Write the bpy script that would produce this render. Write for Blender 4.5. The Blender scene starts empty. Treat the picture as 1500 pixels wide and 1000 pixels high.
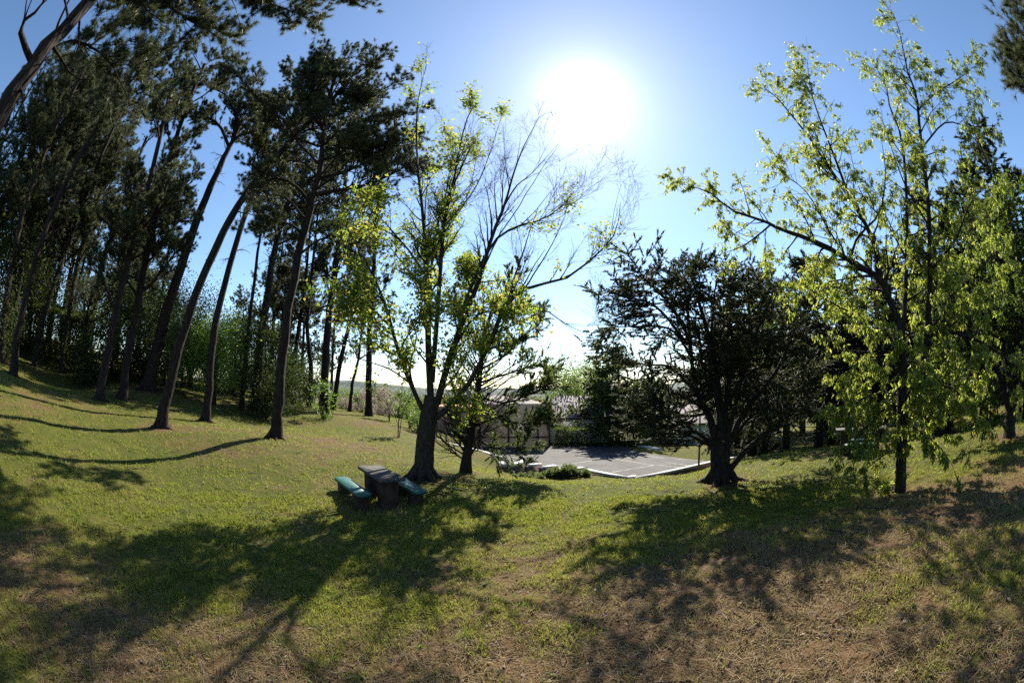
import bpy, math, random
import numpy as np
from mathutils import Vector
C = bpy.context.scene.collection
SC = bpy.context.scene
rng = np.random.default_rng(7)
R = math.radians
EYE = np.array([0.0, 0.0, 2.1]); PITCH = R(6.8)
SUN_AZ, SUN_EL = R(12.2), R(39.0)

# ---------------------------------------------------------------- photo geometry -> real positions
def ray(x, y):
    """direction (right, forward, up) seen at a point of the 1500 x 1000 photograph, 15 mm equisolid lens"""
    dx, dy = x - 750, 500 - y
    q = math.hypot(dx, dy)
    th = 2 * math.asin(min(1, q / 1500 * 36 / 30)); s = math.sin(th) / max(1e-9, q)
    r, u, f = dx * s, dy * s, math.cos(th)
    return np.array([r, f * math.cos(PITCH) - u * math.sin(PITCH), u * math.cos(PITCH) + f * math.sin(PITCH)])
def at(x, y, d):
    """point at horizontal distance d"""
    v = ray(x, y); return EYE + v * (d / math.hypot(v[0], v[1]))
def at_z(x, y, z):
    v = ray(x, y); return EYE + v * ((z - EYE[2]) / v[2])

# ---------------------------------------------------------------- terrain
CTRL = []
for p in [(235,627,15),(300,618,19),(403,642,14.5),(215,570,24),(180,580,22),(145,575,22),(100,570,24),(50,535,26),(0,530,24),
          (355,600,26),(372,597,27),(475,602,33),(540,608,36),(583,640,22),(620,702,11),(683,690,13.5),(1055,706,10),(745,692,23.2),(800,697,22),(850,697,21.6),(900,702,21),(1315,730,7.5),
          (1480,640,11),(1260,665,11.5),(0,604,12.4),(636,642,27),(676,654,26.5),(708,662,26),(740,673,24.6),(860,708,17),(1000,702,16),(960,706,16),(1020,697,18),(930,709,16),(1050,692,18),(980,703,19.5),
          (760,700,19),(700,682,20),(980,698.5,22.6),(1012,694,23.5),(1040,688.5,24.9),(1070,680,26.5),(1100,673,22),(1150,657,25),(1199,656,22),(1216,652,25),(1385,639,20),(1336,639,22),
          (1000,655,42),(560,622,27),(440,625,24),(330,640,13.5),(100,640,12),(0,560,16),(150,640,13)]:
    CTRL.append(at(*p))
for x, y, z in [(0,0,-.2),(-2.5,3,-.32),(2.5,3,.36),(5,1.5,.5),(3.5,4.5,.28),(2,0,.15),(-2.6,8,-.27),(0,6,-.25),(3,6,-.02),(-5,5,-.22),(-7,3,.05),(-8,8,.02),(0,10,-.2),(2.5,10.5,-.3),(1,13,-.75),(4,13,-.75),
                (6,4,.34),(9,3,.5),(7,9,-.1),(8,15,-.8),(0,-4,-.25),(-6,-3,.1),(6,-3,.3),(-14,-4,1),(14,-3,.7),(0,-15,0),
                (5.6,22.4,-2.6),(3,31,-2.7),(8,30,-2.7),(0,36,-2.7),(13,40,-2.9),(9.5,30,-2.6),(12,34,-2.75),(20,32,-2.4),(-2,40,-1.6),(-10,45,-1.5),(-25,45,.3),(-30,22,3.2),(-33,13,4.0),(-24,30,1.7),(-40,5,3.5),(-25,-20,2.5),
                (25,20,-.8),(28,6,.8),(30,-15,1),(0,50,-4),(20,50,-4),(40,40,-3),(-45,50,1),(0,-40,1),(-55,0,4),(55,0,1),(60,50,-5),(0,75,-6),(-50,80,-3),(50,80,-7)]:
    CTRL.append(np.array([x, y, z], float))
CTRL = np.array(CTRL)
def _U(a, b):
    r2 = ((a[:, None, :2] - b[None, :, :2]) ** 2).sum(-1)
    return .5 * r2 * np.log(r2 + 1e-9)
_n = len(CTRL)
_A = np.zeros((_n + 3, _n + 3)); _A[:_n, :_n] = _U(CTRL, CTRL) + np.eye(_n) * 1.0
_Pm = np.c_[np.ones(_n), CTRL[:, :2]]; _A[:_n, _n:] = _Pm; _A[_n:, :_n] = _Pm.T
_W = np.linalg.solve(_A, np.r_[CTRL[:, 2], 0, 0, 0])
def tps(xy):
    xy = np.asarray(xy, float).reshape(-1, 2); out = np.empty(len(xy))
    for i in range(0, len(xy), 20000):
        q = xy[i:i + 20000]
        out[i:i + 20000] = _U(q, CTRL) @ _W[:_n] + _W[_n] + q @ _W[_n + 1:]
    r = np.hypot(xy[:, 0], xy[:, 1]); w = np.clip((r - 55) / 30, 0, 1); w = w * w * (3 - 2 * w)
    return out * (1 - w) + (-6.0 - .004 * np.clip(r - 85, 0, 1e9)) * w
def hash2(ix, iy, s):
    h = (ix * 374761393 + iy * 668265263 + s * 1442695041) & 0xFFFFFFFF
    h = ((h ^ (h >> 13)) * 1274126177) & 0xFFFFFFFF
    return ((h ^ (h >> 16)) & 0xFFFF) / 65535.0
def vnoise(x, y, s=0):
    ix, iy = np.floor(x).astype(np.int64), np.floor(y).astype(np.int64); fx, fy = x - ix, y - iy
    fx, fy = fx * fx * (3 - 2 * fx), fy * fy * (3 - 2 * fy)
    return (hash2(ix, iy, s) * (1 - fx) + hash2(ix + 1, iy, s) * fx) * (1 - fy) + (hash2(ix, iy + 1, s) * (1 - fx) + hash2(ix + 1, iy + 1, s) * fx) * fy
def fbm(x, y, s=0, o=4):
    a, t, n = .5, 0, 0
    for i in range(o):
        t = t + a * vnoise(x * 2 ** i, y * 2 ** i, s + i); n += a; a *= .55
    return t / n
COURT_Z = -2.6
cN = at_z(931, 701, COURT_Z)[:2]; cE = at_z(1042, 676, COURT_Z)[:2]; cFR = at_z(985, 669, COURT_Z)[:2]; cF2 = at_z(936, 661.5, COURT_Z)[:2]
KERB = [at(636, 642, 27), at(654, 649, 26.8), at(676, 654, 26.5), at(708, 662, 26), at(740, 672, 24.6)]
cW = KERB[-1][:2]; cFL = np.array([KERB[0][0], 35.2])
COURT = [cN, cE, cFR, cF2, np.array([cF2[0] - .5, 36.5]), np.array([-3.0, 36.5]), KERB[0][:2], KERB[1][:2], KERB[2][:2], KERB[3][:2], cW]
def inside(xy, poly):
    x, y = xy[:, 0], xy[:, 1]; c = np.zeros(len(xy), bool); n = len(poly)
    for i in range(n):
        (x1, y1), (x2, y2) = poly[i], poly[(i + 1) % n]
        c ^= ((y1 > y) != (y2 > y)) & (x < (x2 - x1) * (y - y1) / (y2 - y1 + 1e-12) + x1)
    return c
def ground(xy, bump=True):
    xy = np.asarray(xy, float).reshape(-1, 2); z = tps(xy)
    r = np.hypot(xy[:, 0], xy[:, 1])
    if bump: z = z + ((fbm(xy[:, 0] * 1.1, xy[:, 1] * 1.1, 3) - .5) * .10 + (fbm(xy[:, 0] * 5, xy[:, 1] * 5, 9, 2) - .5) * .045 + (fbm(xy[:, 0] * 15, xy[:, 1] * 15, 19, 2) - .5) * .028) * np.clip(1.4 - r / 30, .2, 1)
    m = inside(xy, COURT); z[m] = np.minimum(z[m], COURT_Z - .12)
    return z
def gz(x, y): return float(ground([[x, y]])[0])
PINE_FEET = [at(*p)[:2] for p in [(235,627,15),(300,618,19),(403,642,14.5),(215,570,24),(620,702,11),(683,690,13.5),(1055,706,10),(1317,731,7.5),(561,742,8.3),(1480,642,11)]]
def dryness(x, y):
    n = fbm(x * .55 + 3, y * .55, 21, 4); n2 = fbm(x * 2.2, y * 2.2 + 5, 33, 3)
    r = np.hypot(x, y)
    g = .17 + .55 * np.exp(-((x - 3.4) ** 2 / 9 + (y - 2.6) ** 2 / 3.4)) + .22 * np.exp(-((x + 3) ** 2 / 16 + (y - 1.2) ** 2 / 3))
    g += .28 * np.exp(-(x ** 2 / 12 + (y - 2) ** 2 / 2.5)) + .3 * np.exp(-((x - 7) ** 2 / 4 + (y - 2.2) ** 2 / 3))
    g += .35 * np.exp(-((x + 7.5) ** 2 / 9 + (y - 15.5) ** 2 / 3)) + .4 * np.exp(-((x + 8) ** 2 / 14 + (y - 27) ** 2 / 16)) + .3 * np.exp(-((x + 5.5) ** 2 / 5 + (y - 12) ** 2 / 2))
    g -= .2 * np.exp(-((x - .3) ** 2 / 14 + (y - 9) ** 2 / 9)) + .12 * np.exp(-((x + 6) ** 2 / 16 + (y - 9) ** 2 / 9)) + .25 * np.exp(-((x - 8) ** 2 / 12 + (y - 6.5) ** 2 / 6))
    g += .2 * np.exp(-((y - 1.2) / 2.6) ** 2) * np.exp(-(x / 7) ** 2)
    for bx, by in PINE_FEET: g = g + .45 * np.exp(-((x - bx) ** 2 + (y - by) ** 2) / .7)
    return np.clip(g + (n - .5) * 1.15 + (n2 - .5) * .8 + (fbm(x * 8, y * 8, 41, 2) - .5) * .6 * np.clip(1.3 - r / 18, 0, 1), 0, 1)

# ---------------------------------------------------------------- mesh accumulation
class Acc:
    def __init__(s): s.v, s.q, s.t, s.tint, s.n = [], [], [], [], 0
    def add(s, v, quads=None, tris=None, tint=None):
        v = np.asarray(v, np.float32).reshape(-1, 3)
        if quads is not None and len(quads): s.q.append(np.asarray(quads, np.int64).reshape(-1, 4) + s.n)
        if tris is not None and len(tris): s.t.append(np.asarray(tris, np.int64).reshape(-1, 3) + s.n)
        s.tint.append(np.full(len(v), .5, np.float32) if tint is None else np.asarray(tint, np.float32))
        s.v.append(v); s.n += len(v)
    def build(s, name, mat, parent=None, smooth=False, loc=None, attr='tint', extra=None):
        v = np.concatenate(s.v); off = np.zeros(3) if loc is None else np.asarray(loc, float)
        q = np.concatenate(s.q) if s.q else np.zeros((0, 4), np.int64); t = np.concatenate(s.t) if s.t else np.zeros((0, 3), np.int64)
        me = bpy.data.meshes.new(name)
        me.vertices.add(len(v)); me.vertices.foreach_set('co', (v - off).astype(np.float32).ravel())
        li = np.concatenate([q.ravel(), t.ravel()]); me.loops.add(len(li)); me.loops.foreach_set('vertex_index', li.astype(np.int32))
        tot = np.concatenate([np.full(len(q), 4), np.full(len(t), 3)]); st = np.concatenate([[0], np.cumsum(tot)[:-1]]) if len(tot) else tot
        me.polygons.add(len(tot)); me.polygons.foreach_set('loop_start', st.astype(np.int32)); me.polygons.foreach_set('loop_total', tot.astype(np.int32))
        if smooth: me.polygons.foreach_set('use_smooth', np.ones(len(tot), bool))
        a = me.attributes.new(attr, 'FLOAT', 'POINT'); a.data.foreach_set('value', np.concatenate(s.tint))
        me.update(calc_edges=True); me.materials.append(mat)
        o = bpy.data.objects.new(name, me); C.objects.link(o)
        if parent is not None: o.parent = parent
        elif loc is not None: o.location = off
        return o
def nrm(a): return a / np.maximum(np.linalg.norm(a, axis=-1, keepdims=True), 1e-9)
def tubes(acc, P, Rd, sides=5, rough=0, cap=False, tint=None):
    """a batch of tapering tubes: P (n,k,3), Rd (n,k)"""
    P = np.asarray(P, float); Rd = np.asarray(Rd, float)
    if P.ndim == 2: P = P[None]; Rd = Rd[None]
    n, k, _ = P.shape
    if n == 0: return
    T = np.empty_like(P); T[:, 1:-1] = P[:, 2:] - P[:, :-2]; T[:, 0] = P[:, 1] - P[:, 0]; T[:, -1] = P[:, -1] - P[:, -2]; T = nrm(T)
    m = nrm(P[:, -1] - P[:, 0]); ref = np.where(np.abs(m[:, 2:3]) > .8, np.array([[1., .13, 0]]), np.array([[.05, .1, 1.]]))
    A = nrm(np.cross(T, ref[:, None, :])); B = np.cross(T, A)
    th = np.arange(sides) / sides * 2 * math.pi
    rr = Rd[:, :, None]
    if rough: rr = rr * (1 + rough * (rng.random((n, k, sides)) - .5))
    V = P[:, :, None, :] + rr[..., None] * (np.cos(th)[None, None, :, None] * A[:, :, None, :] + np.sin(th)[None, None, :, None] * B[:, :, None, :])
    i = np.arange(k - 1)[:, None] * sides; j = np.arange(sides)[None, :]; j2 = (j + 1) % sides
    f = np.stack([i + j, i + j2, i + sides + j2, i + sides + j], -1).reshape(-1, 4)
    F = (f[None] + (np.arange(n) * k * sides)[:, None, None]).reshape(-1, 4)
    acc.add(V.reshape(-1, 3), F, tint=tint)
def resample(pts, rad, k):
    """smooth a polyline (Catmull-Rom) and resample it to k points"""
    pts = np.asarray(pts, float); rad = np.asarray(rad, float); n = len(pts)
    p = np.vstack([2 * pts[0] - pts[1], pts, 2 * pts[-1] - pts[-2]])
    u = np.linspace(0, n - 1, k); i = np.minimum(u.astype(int), n - 2); f = (u - i)[:, None]
    p0, p1, p2, p3 = p[i], p[i + 1], p[i + 2], p[i + 3]
    q = .5 * (2 * p1 + (p2 - p0) * f + (2 * p0 - 5 * p1 + 4 * p2 - p3) * f ** 2 + (3 * p1 - p0 - 3 * p2 + p3) * f ** 3)
    return q, np.interp(u, np.arange(n), rad)
def spawn(P, Rd, n, t=(.3, 1), L=(.5, 1), ang=(30, 60), up=.15, curl=.05, k=5, wob=.12, rr=.5, rend=.25, rmin=.003, rmax=9, fall=.4, flat=0, bias=None):
    P = np.asarray(P, float); Rd = np.asarray(Rd, float); N, K, _ = P.shape
    ln = np.linalg.norm(np.diff(P, axis=1), axis=2).sum(1)
    idx = rng.choice(N, n, p=ln / ln.sum()); tt = rng.uniform(t[0], t[1], n)
    u = tt * (K - 1); i = np.minimum(u.astype(int), K - 2); f = u - i
    p = P[idx, i] * (1 - f)[:, None] + P[idx, i + 1] * f[:, None]; tan = nrm(P[idx, i + 1] - P[idx, i]); r0 = Rd[idx, i] * (1 - f) + Rd[idx, i + 1] * f
    w = rng.normal(size=(n, 3)); w[:, 2] *= (1 - flat); w = w - (w * tan).sum(1)[:, None] * tan; w = nrm(w)
    a = np.radians(rng.uniform(ang[0], ang[1], n))[:, None]
    d = np.cos(a) * tan + np.sin(a) * w; d[:, 2] += up
    if bias is not None: d += np.asarray(bias)
    d = nrm(d); l = rng.uniform(L[0], L[1], n) * (1 - fall * tt)
    pts = [p]; cur = d
    for s in range(k - 1):
        cur = cur + rng.normal(size=(n, 3)) * wob; cur[:, 2] += curl; cur = nrm(cur)
        pts.append(pts[-1] + cur * (l / (k - 1))[:, None])
    rs = np.clip(r0 * rr, rmin * 1.2, rmax); rad = rs[:, None] * np.linspace(1, rend, k)[None]; rad = np.maximum(rad, rmin)
    return np.stack(pts, 1), rad
def points_on(P, n, t=(.2, 1)):
    N, K, _ = P.shape; idx = rng.integers(0, N, n); u = rng.uniform(t[0], t[1], n) * (K - 1); i = np.minimum(u.astype(int), K - 2); f = (u - i)[:, None]
    return P[idx, i] * (1 - f) + P[idx, i + 1] * f, nrm(P[idx, i + 1] - P[idx, i])
def leaves(acc, p, d, L=(.06, .1), W=.5, droop=.3, lobes=1, fold=.25, spread=.9, tint=None):
    """small folded leaf blades: p (n,3) stalk ends, d (n,3) directions"""
    n = len(p)
    dd = nrm(d * .5 + rng.normal(size=(n, 3)) * spread + np.array([0, 0, -droop]))
    up = nrm(rng.normal(size=(n, 3)) * .7 + np.array([0, 0, 1.])); s = nrm(np.cross(dd, up)); nn = np.cross(s, dd)
    l = rng.uniform(L[0], L[1], n)[:, None]; tn = rng.random(n) if tint is None else tint
    for b in range(lobes):
        a = 0 if lobes == 1 else (b - (lobes - 1) / 2) * (1.9 / (lobes - 1)); ll = l * (1 if a == 0 else .78)
        x = nrm(dd * math.cos(a) + s * math.sin(a)); y = np.cross(nn, x)
        w = ll * W * .5
        v = np.stack([p, p + x * ll * .45 + y * w + nn * w * fold, p + x * ll - nn * ll * .12, p + x * ll * .45 - y * w + nn * w * fold], 1)
        m = np.arange(n)[:, None] * 4
        acc.add(v.reshape(-1, 3), None, np.concatenate([m + [0, 1, 2], m + [0, 2, 3]]), np.repeat(tn, 4))
def tufts(acc, p, d, nn=14, L=(.1, .17), w=.008, spread=.75):
    """bunches of needles"""
    n = len(p); q = np.repeat(p, nn, 0); dd = nrm(np.repeat(d, nn, 0) + rng.normal(size=(n * nn, 3)) * spread)
    s = nrm(np.cross(dd, rng.normal(size=(n * nn, 3)))) * w; l = rng.uniform(L[0], L[1], n * nn)[:, None]
    v = np.stack([q - s, q + s, q + dd * l], 1)
    acc.add(v.reshape(-1, 3), None, np.arange(n * nn * 3).reshape(-1, 3), np.repeat(np.clip(np.repeat(rng.random(n), nn) * .7 + rng.random(n * nn) * .3, 0, 1), 3))
def sprays(acc, p, d, nn=7, L=(.07, .16), w=.016, spread=.45):
    """flattened sprays of scale foliage"""
    n = len(p); q = np.repeat(p, nn, 0); dd0 = np.repeat(d, nn, 0); r = rng.normal(size=(n * nn, 3)) * spread; r[:, 2] *= .55
    dd = nrm(dd0 + r); l = rng.uniform(L[0], L[1], n * nn)[:, None]; q = q + dd0 * l * rng.uniform(-.5, .5, (n * nn, 1))
    s = nrm(np.cross(dd, rng.normal(size=(n * nn, 3)) * .5 + [0, 0, 1])) * w
    v = np.stack([q, q + dd * l * .45 + s, q + dd * l, q + dd * l * .45 - s], 1); m = np.arange(n * nn)[:, None] * 4
    acc.add(v.reshape(-1, 3), m + [0, 1, 2, 3], None, np.repeat(np.clip(np.repeat(rng.random(n), nn) * .7 + rng.random(n * nn) * .3, 0, 1), 4))
def box(acc, c, s, rz=0, bev=.0, tint=None):
    """box of full size s centred on c, turned by rz, its long edges chamfered by bev"""
    hx, hy, hz = np.array(s) / 2; b = min(bev, hx * .9, hy * .9, hz * .9)
    cs, sn = math.cos(rz), math.sin(rz); M = np.array([[cs, -sn, 0], [sn, cs, 0], [0, 0, 1]])
    if b <= 0:
        v = np.array([[x, y, z] for z in (-hz, hz) for x, y in ((-hx, -hy), (hx, -hy), (hx, hy), (-hx, hy))])
        f = [[3, 2, 1, 0], [4, 5, 6, 7], [0, 1, 5, 4], [1, 2, 6, 5], [2, 3, 7, 6], [3, 0, 4, 7]]
        acc.add(v @ M.T + c, f); return
    ring = lambda x, y, z: [[-x + b, -y, z], [x - b, -y, z], [x, -y + b, z], [x, y - b, z], [x - b, y, z], [-x + b, y, z], [-x, y - b, z], [-x, -y + b, z]]
    v = np.array(ring(hx - b, hy - b, -hz) + ring(hx, hy, -hz + b) + ring(hx, hy, hz - b) + ring(hx - b, hy - b, hz)); q = []
    for k in range(3):
        for j in range(8): q.append([k * 8 + j, k * 8 + (j + 1) % 8, k * 8 + 8 + (j + 1) % 8, k * 8 + 8 + j])
    for o, flip in ((0, 1), (24, 0)):
        t = [[0, 1, 2, 3], [0, 3, 4, 7], [4, 5, 6, 7]]
        for f in t: q.append([o + i for i in (f[::-1] if flip else f)])
    acc.add(v @ M.T + c, q)
def prism(acc, poly, z0, z1):
    poly = np.asarray(poly, float); n = len(poly)
    v = np.r_[np.c_[poly, np.full(n, z0) if np.isscalar(z0) else z0], np.c_[poly, np.full(n, z1) if np.isscalar(z1) else z1]]
    acc.add(v, [[i, (i + 1) % n, n + (i + 1) % n, n + i] for i in range(n)], [[n, n + i, n + i + 1] for i in range(1, n - 1)])

# ---------------------------------------------------------------- materials
def new_mat(name):
    m = bpy.data.materials.new(name); m.use_nodes = True; nt = m.node_tree; nt.nodes.clear()
    return m, nt, nt.nodes.new('ShaderNodeOutputMaterial')
def N(nt, kind, **kw):
    n = nt.nodes.new(kind)
    for k, v in kw.items():
        if k in n.inputs: n.inputs[k].default_value = v
        else: setattr(n, k, v)
    return n
def ramp(nt, fac, stops):
    n = nt.nodes.new('ShaderNodeValToRGB'); e = n.color_ramp.elements
    while len(e) < len(stops): e.new(.5)
    for i, (p, c) in enumerate(stops): e[i].position = p; e[i].color = (*c, 1)
    nt.links.new(fac, n.inputs['Fac']); return n.outputs['Color']
def leaf_mat(name, cols, trans, tw=.45, rough=.45, spec=.4):
    m, nt, out = new_mat(name); lk = nt.links.new
    a = N(nt, 'ShaderNodeAttribute', attribute_name='tint')
    p = N(nt, 'ShaderNodeBsdfPrincipled', Roughness=rough); p.inputs['Specular IOR Level'].default_value = spec
    lk(ramp(nt, a.outputs['Fac'], [(i / (len(cols) - 1), c) for i, c in enumerate(cols)]), p.inputs['Base Color'])
    t = N(nt, 'ShaderNodeBsdfTranslucent'); lk(ramp(nt, a.outputs['Fac'], [(i / (len(trans) - 1), c) for i, c in enumerate(trans)]), t.inputs['Color'])
    x = N(nt, 'ShaderNodeMixShader', Fac=tw); lk(p.outputs[0], x.inputs[1]); lk(t.outputs[0], x.inputs[2]); lk(x.outputs[0], out.inputs['Surface'])
    return m
def bark_mat(name, c0, c1, c2, sc=1.0, moss=None):
    m, nt, out = new_mat(name); lk = nt.links.new
    g = N(nt, 'ShaderNodeNewGeometry'); mp = N(nt, 'ShaderNodeMapping'); mp.inputs['Scale'].default_value = (9 * sc, 9 * sc, 2.0 * sc); lk(g.outputs['Position'], mp.inputs['Vector'])
    v = N(nt, 'ShaderNodeTexVoronoi', feature='DISTANCE_TO_EDGE'); v.inputs['Scale'].default_value = 2.2; lk(mp.outputs[0], v.inputs['Vector'])
    n = N(nt, 'ShaderNodeTexNoise', Scale=2.2, Detail=6); lk(mp.outputs[0], n.inputs['Vector'])
    mx = N(nt, 'ShaderNodeMath', operation='MULTIPLY_ADD'); lk(v.outputs['Distance'], mx.inputs[0]); mx.inputs[1].default_value = .9; lk(n.outputs['Fac'], mx.inputs[2])
    col = ramp(nt, mx.outputs[0], [(.3, c0), (.55, c1), (.85, c2)])
    if moss:
        n2 = N(nt, 'ShaderNodeTexNoise', Scale=3, Detail=4); lk(g.outputs['Position'], n2.inputs['Vector'])
        f = ramp(nt, n2.outputs['Fac'], [(.5, (0, 0, 0)), (.62, (1, 1, 1))]); mc = N(nt, 'ShaderNodeMix', data_type='RGBA'); lk(f, mc.inputs[0]); lk(col, mc.inputs[6]); mc.inputs[7].default_value = (*moss, 1); col = mc.outputs[2]
    p = N(nt, 'ShaderNodeBsdfPrincipled', Roughness=.9); p.inputs['Specular IOR Level'].default_value = .2; lk(col, p.inputs['Base Color'])
    b = N(nt, 'ShaderNodeBump', Strength=.9, Distance=.03); lk(mx.outputs[0], b.inputs['Height']); lk(b.outputs[0], p.inputs['Normal']); lk(p.outputs[0], out.inputs['Surface'])
    return m
def plain_mat(name, c0, c1, scale=6, rough=.8, bump=.2, detail=6, spec=.3, stretch=(1, 1, 1), lo=.35, hi=.65):
    m, nt, out = new_mat(name); lk = nt.links.new
    g = N(nt, 'ShaderNodeNewGeometry'); mp = N(nt, 'ShaderNodeMapping'); mp.inputs['Scale'].default_value = stretch; lk(g.outputs['Position'], mp.inputs['Vector'])
    n = N(nt, 'ShaderNodeTexNoise', Scale=scale, Detail=detail); lk(mp.outputs[0], n.inputs['Vector'])
    p = N(nt, 'ShaderNodeBsdfPrincipled', Roughness=rough); p.inputs['Specular IOR Level'].default_value = spec
    lk(ramp(nt, n.outputs['Fac'], [(lo, c0), (hi, c1)]), p.inputs['Base Color'])
    b = N(nt, 'ShaderNodeBump', Strength=bump, Distance=.02); lk(n.outputs['Fac'], b.inputs['Height']); lk(b.outputs[0], p.inputs['Normal']); lk(p.outputs[0], out.inputs['Surface'])
    return m
def brick_mat(name, c1, c2, mortar, sx=1.0, bw=.25, rh=.08):
    m, nt, out = new_mat(name); lk = nt.links.new
    g = N(nt, 'ShaderNodeNewGeometry'); s = N(nt, 'ShaderNodeSeparateXYZ'); lk(g.outputs['Position'], s.inputs[0])
    ad = N(nt, 'ShaderNodeMath', operation='MULTIPLY_ADD'); lk(s.outputs['Y'], ad.inputs[0]); ad.inputs[1].default_value = .8; lk(s.outputs['X'], ad.inputs[2])
    cb = N(nt, 'ShaderNodeCombineXYZ'); lk(ad.outputs[0], cb.inputs['X']); lk(s.outputs['Z'], cb.inputs['Y'])
    b = N(nt, 'ShaderNodeTexBrick'); b.inputs['Scale'].default_value = 1; b.inputs['Brick Width'].default_value = bw; b.inputs['Row Height'].default_value = rh; b.inputs['Mortar Size'].default_value = .008
    b.inputs['Color1'].default_value = (*c1, 1); b.inputs['Color2'].default_value = (*c2, 1); b.inputs['Mortar'].default_value = (*mortar, 1); lk(cb.outputs[0], b.inputs['Vector'])
    n = N(nt, 'ShaderNodeTexNoise', Scale=3, Detail=6); lk(g.outputs['Position'], n.inputs['Vector'])
    mc = N(nt, 'ShaderNodeMix', data_type='RGBA', blend_type='MULTIPLY'); mc.inputs[0].default_value = .5; lk(b.outputs['Color'], mc.inputs[6]); lk(ramp(nt, n.outputs['Fac'], [(.3, (.5, .5, .5)), (.7, (1.2, 1.2, 1.2))]), mc.inputs[7])
    p = N(nt, 'ShaderNodeBsdfPrincipled', Roughness=.85); lk(mc.outputs[2], p.inputs['Base Color'])
    bp = N(nt, 'ShaderNodeBump', Strength=.4, Distance=.01); lk(b.outputs['Fac'], bp.inputs['Height']); bp.invert = True; lk(bp.outputs[0], p.inputs['Normal']); lk(p.outputs[0], out.inputs['Surface'])
    return m
def lawn_mat():
    m, nt, out = new_mat('lawn_soil_and_turf'); lk = nt.links.new
    a = N(nt, 'ShaderNodeAttribute', attribute_name='dry'); g = N(nt, 'ShaderNodeNewGeometry')
    n1 = N(nt, 'ShaderNodeTexNoise', Scale=9, Detail=8); n2 = N(nt, 'ShaderNodeTexNoise', Scale=60, Detail=5)
    lk(g.outputs['Position'], n1.inputs['Vector']); lk(g.outputs['Position'], n2.inputs['Vector'])
    s = N(nt, 'ShaderNodeMath', operation='MULTIPLY_ADD'); lk(n1.outputs['Fac'], s.inputs[0]); s.inputs[1].default_value = .7; lk(a.outputs['Fac'], s.inputs[2])
    s2 = N(nt, 'ShaderNodeMath', operation='MULTIPLY_ADD'); lk(n2.outputs['Fac'], s2.inputs[0]); s2.inputs[1].default_value = .7; lk(s.outputs[0], s2.inputs[2])
    s3 = N(nt, 'ShaderNodeMath', operation='SUBTRACT'); lk(s2.outputs[0], s3.inputs[0]); s3.inputs[1].default_value = .7
    col = ramp(nt, s3.outputs[0], [(.05, (.06, .068, .012)), (.35, (.085, .078, .02)), (.6, (.095, .066, .028)), (.85, (.11, .068, .034))])
    p = N(nt, 'ShaderNodeBsdfPrincipled', Roughness=.95); p.inputs['Specular IOR Level'].default_value = .1; lk(col, p.inputs['Base Color'])
    b = N(nt, 'ShaderNodeBump', Strength=.8, Distance=.03); lk(s2.outputs[0], b.inputs['Height']); lk(b.outputs[0], p.inputs['Normal']); lk(p.outputs[0], out.inputs['Surface'])
    return m
M = {}
M['lawn'] = lawn_mat()
M['blade'] = leaf_mat('grass_blade', [(.1, .13, .025), (.2, .22, .05), (.225, .2, .08), (.24, .175, .105), (.4, .32, .21)],
                      [(.28, .33, .04), (.42, .46, .075), (.35, .3, .1), (.28, .2, .11), (.34, .27, .15)], .4, .65, .12)
M['pine'] = leaf_mat('pine_needle', [(.035, .052, .026), (.06, .08, .038), (.1, .115, .06)], [(.06, .075, .025), (.1, .12, .04), (.16, .16, .065)], .34, .5, .35)
M['cypress'] = leaf_mat('cypress_spray', [(.024, .036, .02), (.042, .055, .028), (.07, .066, .036)], [(.05, .07, .02), (.08, .1, .03), (.13, .11, .045)], .32, .6, .25)
M['cedar'] = leaf_mat('cedar_spray', [(.04, .068, .024), (.065, .1, .036), (.1, .13, .05)], [(.12, .18, .04), (.18, .24, .055), (.24, .28, .07)], .38, .6, .25)
M['maple'] = leaf_mat('maple_leaf', [(.05, .1, .018), (.07, .125, .022), (.1, .15, .03), (.13, .14, .04)], [(.2, .32, .03), (.3, .42, .05), (.42, .5, .07), (.6, .48, .1)], .58, .5, .25)
M['elder'] = leaf_mat('drooping_leaf', [(.07, .12, .02), (.09, .15, .03), (.12, .17, .04)], [(.3, .4, .05), (.42, .5, .08), (.55, .55, .1)], .56, .42, .4)
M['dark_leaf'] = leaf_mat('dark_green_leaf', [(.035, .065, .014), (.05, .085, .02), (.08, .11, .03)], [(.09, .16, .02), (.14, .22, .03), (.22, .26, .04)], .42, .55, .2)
M['shade_leaf'] = leaf_mat('shade_toned_leaf', [(.025, .042, .012), (.038, .058, .016), (.06, .075, .025)], [(.04, .07, .012), (.065, .1, .018), (.11, .13, .03)], .35, .6, .15)  # darker leaf greens: the shade under the pines is put into the colour
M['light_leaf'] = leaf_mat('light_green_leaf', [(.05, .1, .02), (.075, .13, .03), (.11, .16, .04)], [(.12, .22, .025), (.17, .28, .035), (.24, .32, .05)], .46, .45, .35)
M['sunny_leaf'] = leaf_mat('sun_toned_leaf', [(.09, .16, .03), (.13, .21, .04), (.17, .24, .06)], [(.26, .42, .04), (.34, .5, .06), (.42, .54, .09)], .5, .5, .25)  # lighter leaf greens: sunlight on the one bright tree is painted into them
M['ivy'] = leaf_mat('ivy_leaf', [(.03, .06, .015), (.05, .085, .025), (.1, .13, .06)], [(.08, .14, .02), (.12, .18, .03), (.16, .19, .05)], .28, .5, .25)
M['blossom'] = leaf_mat('pink_blossom', [(.3, .22, .2), (.42, .32, .3), (.12, .12, .05)], [(.35, .27, .25), (.45, .36, .34), (.2, .22, .07)], .4, .6, .2)
M['white_blossom'] = leaf_mat('white_blossom', [(.5, .5, .45), (.6, .6, .55), (.08, .12, .04)], [(.5, .5, .45), (.6, .6, .55), (.15, .22, .06)], .4, .6, .2)
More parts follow.
